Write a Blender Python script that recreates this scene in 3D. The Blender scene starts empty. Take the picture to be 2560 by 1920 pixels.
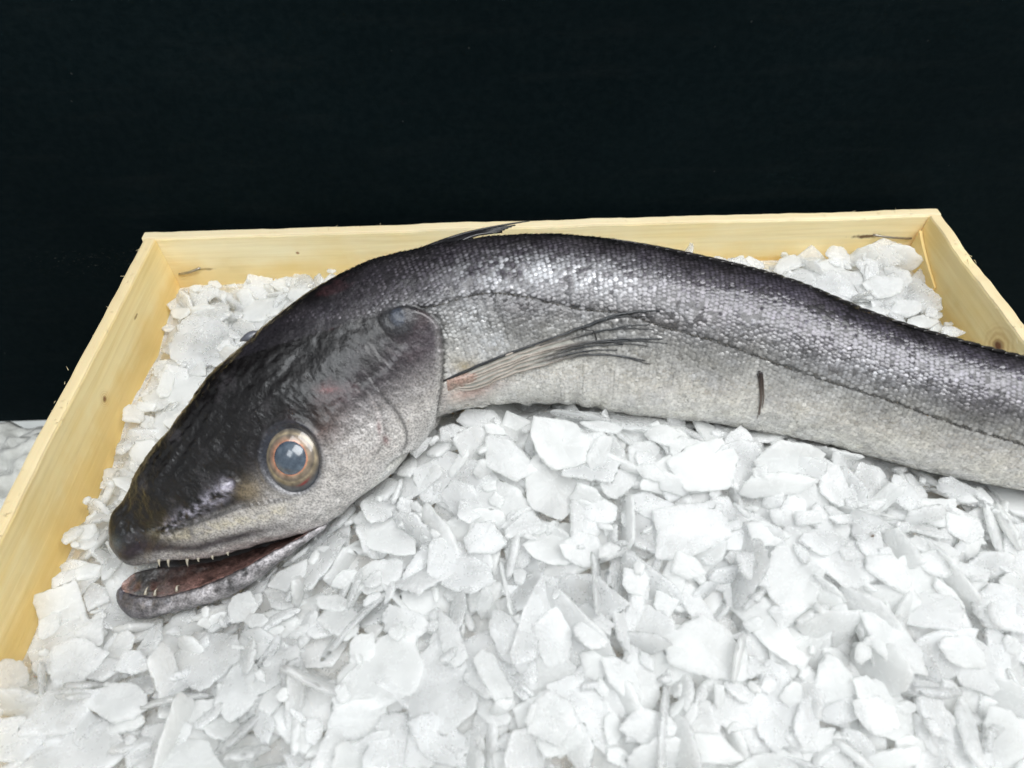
import bpy, math, random
import numpy as np
from mathutils import Matrix, Vector
from mathutils.bvhtree import BVHTree

rng = np.random.default_rng(11)
random.seed(11)
sc = bpy.context.scene
col = sc.collection

# ------------------------------------------------------------------ camera, light, exposure
cam_d = bpy.data.cameras.new('camera')
cam = bpy.data.objects.new('camera', cam_d)
col.objects.link(cam)
RT = Vector((0.99942852, -0.03117129, -0.01307637))
UP = Vector((0.03226923, 0.76460049, 0.64369619))
FW = Vector((0.01006664, 0.6437503, -0.7651694))
CAM = Vector((-0.0227, -0.27847, 0.20596))
m = Matrix.Identity(4)
for i in range(3):
    m[i][0], m[i][1], m[i][2], m[i][3] = RT[i], UP[i], -FW[i], CAM[i]
cam.matrix_world = m
cam_d.sensor_width = 36
cam_d.lens = 22.989
cam_d.clip_start = 0.01
cam_d.clip_end = 50
cam_d.dof.use_dof = True
cam_d.dof.focus_distance = 0.285
cam_d.dof.aperture_fstop = 10
sc.camera = cam

w = bpy.data.worlds.new('World')
sc.world = w
w.use_nodes = True
w.node_tree.nodes['Background'].inputs[0].default_value = (0.90, 0.96, 1.0, 1)
w.node_tree.nodes['Background'].inputs[1].default_value = 0.30


def area_light(name, loc, target, sx, sy, power, color):
    d = bpy.data.lights.new(name, 'AREA')
    d.shape = 'RECTANGLE'
    d.size, d.size_y = sx, sy
    d.energy = power
    d.color = color
    o = bpy.data.objects.new(name, d)
    col.objects.link(o)
    o.location = loc
    o.rotation_euler = (Vector(target) - Vector(loc)).to_track_quat('-Z', 'Y').to_euler()
    return o


area_light('stall_window_light', (0.28, -0.30, 1.00), (0, -0.12, 0), 1.0, 0.75, 19.0, (0.985, 0.995, 1.0))
area_light('front_fill_light', (-0.50, -0.75, 1.05), (0, -0.12, 0), 0.45, 0.45, 4.0, (0.93, 0.97, 1.0))  # small unseen fill lamp, added at the front
sc.view_settings.view_transform = 'Standard'
sc.view_settings.look = 'None'
sc.view_settings.gamma = 1
sc.view_settings.exposure = -0.03
sc.cycles.max_bounces = 24
sc.cycles.diffuse_bounces = 16
sc.cycles.transmission_bounces = 20
sc.cycles.use_denoising = True
sc.cycles.use_adaptive_sampling = True
sc.cycles.adaptive_threshold = 0.02


# ------------------------------------------------------------------ helpers
def lin(r, g, b):
    return tuple((c / 255 / 12.92) if c / 255 < 0.04045 else ((c / 255 + 0.055) / 1.055) ** 2.4 for c in (r, g, b))


def spline(t, ts, ys):
    """natural cubic spline, vectorised over columns of ys"""
    ts = np.asarray(ts, float)
    ys = np.asarray(ys, float)
    if ys.ndim == 1:
        ys = ys[:, None]
    n = len(ts)
    h = np.diff(ts)
    A = np.zeros((n, n))
    R = np.zeros((n, ys.shape[1]))
    A[0, 0] = A[-1, -1] = 1
    for i in range(1, n - 1):
        A[i, i - 1], A[i, i], A[i, i + 1] = h[i - 1], 2 * (h[i - 1] + h[i]), h[i]
        R[i] = 3 * ((ys[i + 1] - ys[i]) / h[i] - (ys[i] - ys[i - 1]) / h[i - 1])
    c = np.linalg.solve(A, R)
    t = np.atleast_1d(np.asarray(t, float))
    k = np.clip(np.searchsorted(ts, t, side='right') - 1, 0, n - 2)
    x = (t - ts[k])[:, None]
    hk = h[k][:, None]
    b = (ys[k + 1] - ys[k]) / hk - hk * (2 * c[k] + c[k + 1]) / 3
    return ys[k] + b * x + c[k] * x * x + (c[k + 1] - c[k]) / (3 * hk) * x ** 3


def chord(P):
    P = np.asarray(P, float)
    return np.concatenate([[0], np.cumsum(np.linalg.norm(np.diff(P, axis=0), axis=1))])


def curve_pts(P, n):
    t = chord(P)
    return spline(np.linspace(0, t[-1], n), t, P)


def vnoise(P, scale, seed=0):
    """value noise 0..1 on an (n,2|3) array"""
    P = np.asarray(P, float) * scale
    if P.shape[1] == 2:
        P = np.c_[P, np.zeros(len(P))]
    i = np.floor(P).astype(np.int64)
    f = P - i
    f = f * f * (3 - 2 * f)
    out = 0
    for dx in (0, 1):
        for dy in (0, 1):
            for dz in (0, 1):
                h = (i[:, 0] + dx) * 374761393 + (i[:, 1] + dy) * 668265263 + (i[:, 2] + dz) * 2147483647 + seed * 974634777
                h = (h ^ (h >> 13)) * 1274126177
                h = (h ^ (h >> 16)) & 0xFFFFFF
                wgt = (f[:, 0] if dx else 1 - f[:, 0]) * (f[:, 1] if dy else 1 - f[:, 1]) * (f[:, 2] if dz else 1 - f[:, 2])
                out = out + wgt * (h / 0xFFFFFF)
    return out


def fbm(P, scale, seed=0, octv=4):
    o, a, s = 0, 0.5, 0
    for k in range(octv):
        o = o + a * vnoise(P, scale * 2 ** k, seed + k)
        s += a
        a *= 0.55
    return o / s


def smooth(x, a, b):
    t = np.clip((np.asarray(x, float) - a) / (b - a), 0, 1)
    return t * t * (3 - 2 * t)


def seg_dist(Q, P):
    """distance of points Q (n,2) to polyline P, and signed side of the nearest segment"""
    P = np.asarray(P, float)
    best = np.full(len(Q), 1e9)
    side = np.zeros(len(Q))
    par = np.zeros(len(Q))
    for k in range(len(P) - 1):
        a, b = P[k], P[k + 1]
        d = b - a
        t = np.clip(((Q - a) @ d) / (d @ d), 0, 1)
        r = Q - (a + t[:, None] * d)
        ds = np.hypot(r[:, 0], r[:, 1])
        s = d[0] * (Q[:, 1] - a[1]) - d[1] * (Q[:, 0] - a[0])
        u = ds < best
        best[u] = ds[u]
        side[u] = np.sign(s[u])
        par[u] = (k + t[u]) / (len(P) - 1)
    return best, side, par


def mesh_obj(name, V, F, mat, parent=None, smooth_sh=True, colors=None, attr2=None):
    me = bpy.data.meshes.new(name)
    me.from_pydata([tuple(map(float, v)) for v in V], [], [tuple(map(int, f)) for f in F])
    return finish(name, me, mat, parent, smooth_sh, colors, attr2)


def finish(name, me, mat, parent=None, smooth_sh=True, colors=None, attr2=None):
    if colors is not None:
        a = me.color_attributes.new('col', 'FLOAT_COLOR', 'POINT')
        c = np.ones((len(me.vertices), 4), np.float32)
        c[:, :3] = colors
        a.data.foreach_set('color', c.ravel())
    if attr2 is not None:
        a = me.attributes.new('silver', 'FLOAT', 'POINT')
        a.data.foreach_set('value', np.asarray(attr2, np.float32))
    if smooth_sh:
        me.polygons.foreach_set('use_smooth', np.ones(len(me.polygons), bool))
    me.materials.append(mat)
    me.update()
    o = bpy.data.objects.new(name, me)
    col.objects.link(o)
    if parent is not None:
        o.parent = parent
    return o


def fast_mesh(name, V, F):
    """V (n,3), F (m,k) with k = 3 or 4"""
    me = bpy.data.meshes.new(name)
    V = np.ascontiguousarray(V, np.float32)
    F = np.ascontiguousarray(F, np.int32)
    me.vertices.add(len(V))
    me.vertices.foreach_set('co', V.ravel())
    k = F.shape[1]
    me.loops.add(F.size)
    me.loops.foreach_set('vertex_index', F.ravel())
    me.polygons.add(len(F))
    me.polygons.foreach_set('loop_start', np.arange(len(F), dtype=np.int32) * k)
    me.polygons.foreach_set('loop_total', np.full(len(F), k, np.int32))
    me.update(calc_edges=True)
    return me


def grid_faces(n, mm, wrap=False):
    a = np.arange(n - 1)[:, None]
    b = np.arange(mm if wrap else mm - 1)[None, :]
    b2 = (b + 1) % mm
    return np.stack([a * mm + b, a * mm + b2, (a + 1) * mm + b2, (a + 1) * mm + b], -1).reshape(-1, 4)


def tube(P, R, k=6):
    """tapered tube along P; returns V, F(quads)"""
    P = np.asarray(P, float)
    T = np.gradient(P, axis=0)
    T /= np.linalg.norm(T, axis=1)[:, None] + 1e-12
    ref = np.array([0.13, 0.21, 0.97])
    A = np.cross(T, ref)
    A /= np.linalg.norm(A, axis=1)[:, None]
    B = np.cross(T, A)
    th = np.linspace(0, 2 * np.pi, k, endpoint=False)
    V = P[:, None] + np.asarray(R)[:, None, None] * (A[:, None] * np.cos(th)[None, :, None] + B[:, None] * np.sin(th)[None, :, None])
    F = [tuple(f) for f in grid_faces(len(P), k, True)]
    F.append(tuple(range(k - 1, -1, -1)))
    F.append(tuple(range((len(P) - 1) * k, len(P) * k)))
    return V.reshape(-1, 3), F


def empty(name, loc=(0, 0, 0), parent=None):
    o = bpy.data.objects.new(name, None)
    o.empty_display_size = 0.01
    col.objects.link(o)
    o.location = loc
    if parent is not None:
        o.parent = parent
    return o


def tag(o, label, cat, group=None):
    o['label'] = label
    o['category'] = cat
    if group:
        o['group'] = group


class NT:
    def __init__(self, name):
        self.mat = bpy.data.materials.new(name)
        self.mat.use_nodes = True
        self.t = self.mat.node_tree
        self.b = self.t.nodes['Principled BSDF']

    def n(self, kind, **kw):
        nd = self.t.nodes.new(kind)
        for k, v in kw.items():
            setattr(nd, k, v)
        return nd

    def l(self, a, b):
        self.t.links.new(a, b)

    def noise(self, vec, scale, detail=4, rough=0.55, dist=0.0):
        nd = self.n('ShaderNodeTexNoise')
        nd.inputs['Scale'].default_value = scale
        nd.inputs['Detail'].default_value = detail
        nd.inputs['Roughness'].default_value = rough
        nd.inputs['Distortion'].default_value = dist
        if vec is not None:
            self.l(vec, nd.inputs['Vector'])
        return nd.outputs['Fac']

    def ramp(self, fac, stops):
        r = self.n('ShaderNodeValToRGB')
        cr = r.color_ramp
        while len(cr.elements) < len(stops):
            cr.elements.new(0.5)
        for e, (p, c) in zip(cr.elements, stops):
            e.position = p
            e.color = (*c, 1) if len(c) == 3 else c
        self.l(fac, r.inputs[0])
        return r.outputs[0]

    def math(self, op, a, b=None, clamp=False):
        nd = self.n('ShaderNodeMath', operation=op, use_clamp=clamp)
        for i, x in enumerate((a, b)):
            if x is None:
                continue
            if isinstance(x, (int, float)):
                nd.inputs[i].default_value = x
            else:
                self.l(x, nd.inputs[i])
        return nd.outputs[0]

    def mapr(self, v, a, b, c, d):
        nd = self.n('ShaderNodeMapRange')
        self.l(v, nd.inputs[0])
        for i, x in enumerate((a, b, c, d)):
            nd.inputs[i + 1].default_value = x
        return nd.outputs[0]

    def mix(self, fac, a, b, mode='MIX'):
        nd = self.n('ShaderNodeMix', data_type='RGBA', blend_type=mode)
        for s, x in ((0, fac), (6, a), (7, b)):
            if isinstance(x, (int, float)):
                nd.inputs[s].default_value = x
            elif isinstance(x, tuple):
                nd.inputs[s].default_value = (*x, 1)
            else:
                self.l(x, nd.inputs[s])
        return nd.outputs[2]

    def bump(self, h, strength, dist):
        nd = self.n('ShaderNodeBump')
        nd.inputs['Strength'].default_value = strength
        nd.inputs['Distance'].default_value = dist
        self.l(h, nd.inputs['Height'])
        self.l(nd.outputs[0], self.b.inputs['Normal'])

    def obj(self, scale=(1, 1, 1), rot=(0, 0, 0)):
        tc = self.n('ShaderNodeTexCoord')
        mp = self.n('ShaderNodeMapping')
        mp.inputs['Scale'].default_value = scale
        mp.inputs['Rotation'].default_value = rot
        self.l(tc.outputs['Object'], mp.inputs['Vector'])
        return mp.outputs[0]

    def set(self, **kw):
        for k, v in kw.items():
            self.b.inputs[k.replace('_', ' ')].default_value = v if 'Color' not in k else (*v, 1)


# ------------------------------------------------------------------ materials
def skin_mat(name, rough, spec_bump, coat, stip=0.3):
    M = NT(name)
    at = M.n('ShaderNodeAttribute', attribute_name='col')
    sv = M.n('ShaderNodeAttribute', attribute_name='silver')
    v = M.obj()
    nz = M.noise(v, 900, 3, 0.6)
    nz2 = M.noise(v, 260, 3, 0.6)
    c = M.mix(M.mapr(nz, 0.3, 0.7, 0.0, 0.75), at.outputs['Color'], (0.5, 0.5, 0.5), 'OVERLAY')
    st = M.mapr(M.noise(v, 1500, 2, 0.5), 0.36, 0.60, 0.42, 1.18)
    c = M.mix(stip, c, st, 'MULTIPLY')
    M.l(c, M.b.inputs['Base Color'])
    M.l(M.math('MULTIPLY', sv.outputs['Fac'], M.mapr(nz2, 0.3, 0.75, 0.25, 0.85)), M.b.inputs['Metallic'])
    M.l(M.mapr(nz2, 0.3, 0.7, rough - 0.08, rough + 0.14), M.b.inputs['Roughness'])
    M.set(Coat_Weight=coat, Coat_Roughness=0.12)
    M.bump(M.math('ADD', nz, M.math('MULTIPLY', nz2, 1.3)), spec_bump, 0.0006)
    return M.mat


M_SKIN = skin_mat('wet_fish_skin', 0.34, 0.45, 0.32, 0.8)
M_SCALE = skin_mat('silvery_scales', 0.27, 0.25, 0.5)
M_FIN = skin_mat('fin_ray_skin', 0.35, 0.15, 0.35)


def plain(name, color, rough=0.4, **kw):
    M = NT(name)
    v = M.obj()
    nz = M.noise(v, 350, 3)
    c = M.mix(M.mapr(nz, 0.3, 0.7, 0.0, 0.5), color, tuple(x * 0.6 for x in color))
    M.l(c, M.b.inputs['Base Color'])
    M.set(Roughness=rough, **kw)
    return M.mat


M_MEMB = NT('fin_membrane')
nzm = M_MEMB.noise(M_MEMB.obj(), 300, 3)
M_MEMB.l(M_MEMB.ramp(nzm, [(0.3, lin(164, 164, 156)), (0.7, lin(200, 198, 190))]), M_MEMB.b.inputs['Base Color'])
M_MEMB.set(Roughness=0.28, Transmission_Weight=0.2, IOR=1.34, Alpha=0.86)
M_MEMB = M_MEMB.mat
M_TOOTH = plain('tooth_enamel', lin(190, 182, 165), 0.2, Transmission_Weight=0.3)
M_LINING = plain('mouth_lining', lin(16, 13, 15), 0.35)
M_STEEL = plain('staple_wire', lin(170, 165, 155), 0.35, Metallic=0.9)
M_MUCUS = NT('mucus_drop')
M_MUCUS.set(Base_Color=lin(120, 130, 150), Roughness=0.08, Transmission_Weight=0.55, IOR=1.36)
M_MUCUS = M_MUCUS.mat
M_DIRT = plain('brown_speck', lin(92, 70, 45), 0.7)

# eye
M_EYE = NT('iris_of_eye')
at = M_EYE.n('ShaderNodeAttribute', attribute_name='col')
nze = M_EYE.noise(M_EYE.obj(), 700, 4, 0.65)
M_EYE.l(M_EYE.mix(M_EYE.mapr(nze, 0.3, 0.7, 0, 0.5), at.outputs['Color'], (0.5, 0.5, 0.5), 'OVERLAY'), M_EYE.b.inputs['Base Color'])
M_EYE.set(Roughness=0.3, Metallic=0.15, Coat_Weight=1.0, Coat_Roughness=0.06)
M_EYE = M_EYE.mat
M_PUPIL = NT('clouded_lens')
tc = M_PUPIL.n('ShaderNodeTexCoord')
M_PUPIL.l(M_PUPIL.ramp(M_PUPIL.noise(M_PUPIL.obj(), 420, 4), [(0.3, lin(54, 64, 77)), (0.7, lin(90, 102, 114))]), M_PUPIL.b.inputs['Base Color'])
M_PUPIL.set(Roughness=0.25, Coat_Weight=1.0, Coat_Roughness=0.07)
M_PUPIL = M_PUPIL.mat


# ice
def ice_mat(name):
    M = NT(name)
    tc = M.n('ShaderNodeTexCoord')
    geo = M.n('ShaderNodeNewGeometry')
    pos = geo.outputs['Position']
    cl = M.noise(pos, 60, 3, 0.6)
    fine = M.noise(pos, 1500, 2, 0.6)
    mid = M.noise(pos, 240, 4, 0.62)
    oi = M.n('ShaderNodeObjectInfo')
    rnd = M.math('FRACT', M.math('ADD', geo.outputs['Random Per Island'], oi.outputs['Random']))
    c = M.ramp(M.math('ADD', M.math('MULTIPLY', cl, 0.5), M.math('MULTIPLY', rnd, 0.5)), [(0.25, (0.962, 0.966, 0.956)), (0.55, (0.976, 0.979, 0.977)), (0.8, (0.970, 0.979, 0.982))])
    M.l(c, M.b.inputs['Base Color'])
    M.l(M.math('ADD', M.math('MULTIPLY', M.mapr(M.noise(pos, 70, 2), 0.40, 0.70, 0.0, 0.30), 1.0), M.math('MULTIPLY', rnd, 0.55), clamp=True), M.b.inputs['Transmission Weight'])
    M.l(M.math('ADD', M.mapr(mid, 0.35, 0.65, 0.06, 0.36), M.math('MULTIPLY', rnd, 0.10)), M.b.inputs['Roughness'])
    M.set(IOR=1.31)
    M.bump(M.math('ADD', M.math('MULTIPLY', fine, 0.2), mid), 0.20, 0.0009)
    tr = M.n('ShaderNodeBsdfTranslucent')
    tr.inputs['Color'].default_value = (0.974, 0.981, 0.979, 1)
    mx = M.n('ShaderNodeMixShader')
    M.l(M.mapr(rnd, 0.35, 0.95, 0.58, 0.24), mx.inputs[0])
    M.l(M.b.outputs[0], mx.inputs[1])
    M.l(tr.outputs[0], mx.inputs[2])
    M.l(mx.outputs[0], M.t.nodes['Material Output'].inputs['Surface'])
    return M.mat


M_ICE = ice_mat('flake_ice')


# wood
def wood_mat(name, axis, knots=(), stains=(), tint=(1, 1, 1)):
    """axis: grain direction (0 = x, 1 = y); knots: (centre, radius); stains: (centre, half sizes)"""
    M = NT(name)
    s = [420, 420, 420]
    s[axis] = 14
    tc = M.n('ShaderNodeTexCoord')
    P = tc.outputs['Object']
    # grain bends round the knots
    warp = M.noise(P, 9, 2)
    v = M.n('ShaderNodeMapping')
    v.inputs['Scale'].default_value = s
    M.l(P, v.inputs['Vector'])
    g1 = M.noise(v.outputs[0], 1.0, 4, 0.6, 0.4)
    v2 = M.n('ShaderNodeMapping')
    s2 = [60, 60, 60]
    s2[axis] = 3.5
    v2.inputs['Scale'].default_value = s2
    M.l(P, v2.inputs['Vector'])
    g2 = M.noise(v2.outputs[0], 1.0, 3, 0.6, 1.2)
    light = tuple(a * b for a, b in zip(lin(253, 243, 206), tint))
    darkc = tuple(a * b for a, b in zip(lin(245, 223, 164), tint))
    c = M.ramp(g2, [(0.28, darkc), (0.5, tuple((a + b) / 2 for a, b in zip(light, darkc))), (0.75, light)])
    c = M.mix(M.mapr(g1, 0.42, 0.62, 0.0, 0.42), c, tuple(a * 0.82 for a in darkc))
    c = M.mix(M.mapr(M.noise(P, 17, 4, 0.65), 0.50, 0.66, 0.0, 0.40), c, tuple(a * b for a, b in zip(darkc, (0.96, 0.90, 0.72))))
    c = M.mix(M.mapr(M.noise(P, 26, 3), 0.5, 0.72, 0.0, 0.45), c, tuple(a * b for a, b in zip(light, (1.02, 0.98, 0.92))))
    for cen, r in knots:
        sb = M.n('ShaderNodeVectorMath', operation='SUBTRACT')
        M.l(P, sb.inputs[0])
        sb.inputs[1].default_value = cen
        ln = M.n('ShaderNodeVectorMath', operation='LENGTH')
        M.l(sb.outputs[0], ln.inputs[0])
        d = M.math('ADD', ln.outputs['Value'], M.math('MULTIPLY', M.math('SUBTRACT', M.noise(P, 160, 3), 0.5), r * 0.9))
        rings = M.math('SINE', M.math('MULTIPLY', d, 9.5 / r))
        fall = M.mapr(d, r * 0.9, r * 3.0, 1.0, 0.0)
        c = M.mix(M.math('MULTIPLY', fall, M.mapr(rings, -1, 1, 0.15, 0.55)), c, lin(186, 138, 66))
        c = M.mix(M.mapr(d, r * 0.35, r * 0.95, 1.0, 0.0), c, lin(112, 66, 30))
    for cen, hs, cc in stains:
        sb = M.n('ShaderNodeVectorMath', operation='SUBTRACT')
        M.l(P, sb.inputs[0])
        sb.inputs[1].default_value = cen
        dv = M.n('ShaderNodeVectorMath', operation='DIVIDE')
        M.l(sb.outputs[0], dv.inputs[0])
        dv.inputs[1].default_value = hs
        ln = M.n('ShaderNodeVectorMath', operation='LENGTH')
        M.l(dv.outputs[0], ln.inputs[0])
        d = M.math('ADD', ln.outputs['Value'], M.math('MULTIPLY', M.math('SUBTRACT', M.noise(P, 420, 3), 0.5), 1.3))
        c = M.mix(M.mapr(d, 0.4, 1.0, 0.9, 0.0), c, cc)
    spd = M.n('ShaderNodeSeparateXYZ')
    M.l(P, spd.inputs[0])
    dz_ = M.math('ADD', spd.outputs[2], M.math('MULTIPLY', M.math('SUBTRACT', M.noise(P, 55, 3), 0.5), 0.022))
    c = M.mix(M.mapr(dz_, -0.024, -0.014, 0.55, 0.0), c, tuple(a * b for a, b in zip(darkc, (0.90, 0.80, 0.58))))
    # sawn top edge is greyer and fuzzy
    sp = M.n('ShaderNodeSeparateXYZ')
    M.l(P, sp.inputs[0])
    c = M.mix(M.mapr(M.math('ADD', sp.outputs[2], M.math('MULTIPLY', g1, 0.0012)), -0.0006, 0.0004, 0.0, 0.6), c, lin(205, 190, 160))
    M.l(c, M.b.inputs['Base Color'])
    M.set(Roughness=0.62, Subsurface_Weight=0.05, Subsurface_Scale=0.002)
    M.bump(M.math('ADD', g1, M.math('MULTIPLY', g2, 0.5)), 0.30, 0.0006)
    return M.mat


M_WALL = NT('black_painted_board')
Pw = M_WALL.obj()
Pws = M_WALL.obj((330, 330, 420))
grain = M_WALL.noise(Pws, 1.0, 3)
big = M_WALL.noise(Pw, 5, 3)
cw = M_WALL.mix(M_WALL.mapr(grain, 0.35, 0.7, 0.0, 1.0), (0.0028, 0.0066, 0.0078), (0.0048, 0.0096, 0.0110))
vor = M_WALL.n('ShaderNodeTexVoronoi')
vor.inputs['Scale'].default_value = 150
M_WALL.l(Pw, vor.inputs['Vector'])
vor2 = M_WALL.n('ShaderNodeTexVoronoi')
vor2.inputs['Scale'].default_value = 52
M_WALL.l(Pw, vor2.inputs['Vector'])
rndm = M_WALL.n('ShaderNodeSeparateColor')
M_WALL.l(vor.outputs['Color'], rndm.inputs[0])
spk = M_WALL.math('MULTIPLY', M_WALL.mapr(vor.outputs['Distance'], 0.03, 0.10, 1, 0), M_WALL.math('GREATER_THAN', rndm.outputs[0], 0.93))
rnd2 = M_WALL.n('ShaderNodeSeparateColor')
M_WALL.l(vor2.outputs['Color'], rnd2.inputs[0])
spk2 = M_WALL.math('MULTIPLY', M_WALL.mapr(vor2.outputs['Distance'], 0.02, 0.06, 1, 0), M_WALL.math('GREATER_THAN', rnd2.outputs[0], 0.955))
cw = M_WALL.mix(M_WALL.math('MULTIPLY', spk, 0.06), cw, (0.5, 0.5, 0.48))
cw = M_WALL.mix(M_WALL.math('MULTIPLY', spk2, 0.4), cw, (0.55, 0.55, 0.52))
# chalky scuffs in one patch
sb = M_WALL.n('ShaderNodeVectorMath', operation='SUBTRACT')
M_WALL.l(Pw, sb.inputs[0])
sb.inputs[1].default_value = (-0.245, 0, -0.025)
dv = M_WALL.n('ShaderNodeVectorMath', operation='DIVIDE')
M_WALL.l(sb.outputs[0], dv.inputs[0])
dv.inputs[1].default_value = (0.05, 1, 0.012)
ln = M_WALL.n('ShaderNodeVectorMath', operation='LENGTH')
M_WALL.l(dv.outputs[0], ln.inputs[0])
scf = M_WALL.math('MULTIPLY', M_WALL.mapr(ln.outputs['Value'], 0.3, 1.0, 1, 0), M_WALL.mapr(M_WALL.noise(M_WALL.obj((420, 420, 900)), 1.0, 3, 0.7), 0.60, 0.72, 0, 0.10))
cw = M_WALL.mix(M_WALL.mapr(big, 0.35, 0.7, 0.0, 0.6), cw, (0.0016, 0.0036, 0.0042))
cw = M_WALL.mix(M_WALL.math('MULTIPLY', M_WALL.mapr(M_WALL.noise(M_WALL.obj((18, 18, 120)), 1.0, 5, 0.7), 0.52, 0.80, 0, 1), 0.006), cw, (0.5, 0.5, 0.46))
cw = M_WALL.mix(scf, cw, (0.55, 0.55, 0.5))
M_WALL.l(cw, M_WALL.b.inputs['Base Color'])
M_WALL.set(Roughness=0.8, Specular_IOR_Level=0.03)
M_WALL.bump(grain, 0.2, 0.0004)
M_WALL = M_WALL.mat

M_TABLE = NT('white_table_top')
M_TABLE.l(M_TABLE.ramp(M_TABLE.noise(M_TABLE.obj(), 40, 4), [(0.3, (0.60, 0.63, 0.62)), (0.7, (0.72, 0.75, 0.74))]), M_TABLE.b.inputs['Base Color'])
M_TABLE.set(Roughness=0.45)
M_TABLE = M_TABLE.mat
M_BAG = NT('crumpled_plastic')
M_BAG.l(M_BAG.ramp(M_BAG.noise(M_BAG.obj(), 70, 4), [(0.3, (0.62, 0.63, 0.60)), (0.7, (0.82, 0.83, 0.80))]), M_BAG.b.inputs['Base Color'])
M_BAG.set(Roughness=0.25, Transmission_Weight=0.25, IOR=1.2)
M_BAG.bump(M_BAG.noise(M_BAG.obj((90, 50, 70)), 1.0, 3, 0.5, 2.0), 0.5, 0.004)
M_BAG = M_BAG.mat

# ------------------------------------------------------------------ setting: wall and table
TZ = -0.165
BW = 0.2            # half inner width of the crate


def box_vf(x0, x1, y0, y1, z0, z1):
    V = [(x, y, z) for x in (x0, x1) for y in (y0, y1) for z in (z0, z1)]
    F = [(0, 1, 3, 2), (4, 6, 7, 5), (0, 4, 5, 1), (2, 3, 7, 6), (0, 2, 6, 4), (1, 5, 7, 3)]
    return V, F


o = mesh_obj('wall', *box_vf(-1.6, 1.6, 0.014, 0.034, TZ, 1.2), M_WALL, smooth_sh=False)
o['kind'] = 'structure'
o = mesh_obj('table_top', *box_vf(-1.6, 1.6, -0.75, 0.034, TZ - 0.03, TZ - 0.0005), M_TABLE, smooth_sh=False)
o['kind'] = 'structure'

# ------------------------------------------------------------------ wooden crate
crate = empty('wooden_crate', (0, -0.2, TZ))
tag(crate, 'shallow pale wooden fish crate filled with flake ice', 'crate')


def board(name, a, b, z0, thick, mat, seed, rag=0.0005, out=(0, 1)):
    """upright board from a to b (plan), inner face on the line, thickness along out"""
    a, b, out = np.array(a, float), np.array(b, float), np.array(out, float)
    n = 90
    prof = [(0.0, z0), (0.0, -0.0011), (0.0004, -0.0002), (0.0012, 0.0), (thick - 0.0012, 0.0), (thick - 0.0004, -0.0002), (thick, -0.0011), (thick, z0)]
    V = []
    L = np.linalg.norm(b - a)
    t = np.linspace(0, 1, n)
    dz = (vnoise(np.c_[t * L, t * 0 + seed], 60, seed) - 0.5) * rag * 1.6 + (vnoise(np.c_[t * L, t * 0 + seed], 420, seed + 3) - 0.5) * rag
    dn = (vnoise(np.c_[t * L, t * 0 + seed], 25, seed + 7) - 0.5) * 0.0009
    for i in range(n):
        p = a + (b - a) * t[i]
        for (q, z) in prof:
            pq = p + out * (q + dn[i])
            V.append((pq[0], pq[1] + 0.2, z + (dz[i] if z > -0.01 else 0) - TZ))
    k = len(prof)
    F = [tuple(f) for f in grid_faces(n, k, True)]
    F += [tuple(range(k - 1, -1, -1)), tuple(range((n - 1) * k, n * k))]
    V = np.array(V)
    V[:, 2] += TZ
    o = mesh_obj(name, V, F, mat, crate, smooth_sh=False)
    o.location = (0, 0, -TZ)
    return o


YF = -0.46
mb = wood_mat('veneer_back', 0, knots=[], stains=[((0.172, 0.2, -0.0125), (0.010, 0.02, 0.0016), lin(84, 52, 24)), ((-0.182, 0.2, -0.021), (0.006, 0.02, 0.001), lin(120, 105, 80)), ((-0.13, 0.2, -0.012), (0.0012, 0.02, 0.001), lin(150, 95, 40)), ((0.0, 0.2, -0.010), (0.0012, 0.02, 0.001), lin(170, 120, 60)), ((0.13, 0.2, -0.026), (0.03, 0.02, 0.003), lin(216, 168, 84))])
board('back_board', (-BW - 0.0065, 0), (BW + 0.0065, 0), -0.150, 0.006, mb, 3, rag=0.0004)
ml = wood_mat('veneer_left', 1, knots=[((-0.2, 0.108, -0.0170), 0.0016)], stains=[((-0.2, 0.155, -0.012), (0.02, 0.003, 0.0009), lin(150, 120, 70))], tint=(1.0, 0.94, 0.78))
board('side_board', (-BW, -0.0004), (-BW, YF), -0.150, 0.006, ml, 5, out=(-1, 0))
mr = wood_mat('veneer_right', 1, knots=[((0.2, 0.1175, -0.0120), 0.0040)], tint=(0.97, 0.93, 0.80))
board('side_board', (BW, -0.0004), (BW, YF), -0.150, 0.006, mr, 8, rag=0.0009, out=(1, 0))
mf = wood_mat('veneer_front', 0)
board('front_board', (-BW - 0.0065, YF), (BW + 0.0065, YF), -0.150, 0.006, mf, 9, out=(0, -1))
mesh_obj('base_board', *box_vf(-BW + 0.001, BW - 0.001, YF + 0.201, 0.199, 0.0045, 0.010), mf, crate, smooth_sh=False)
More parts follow.
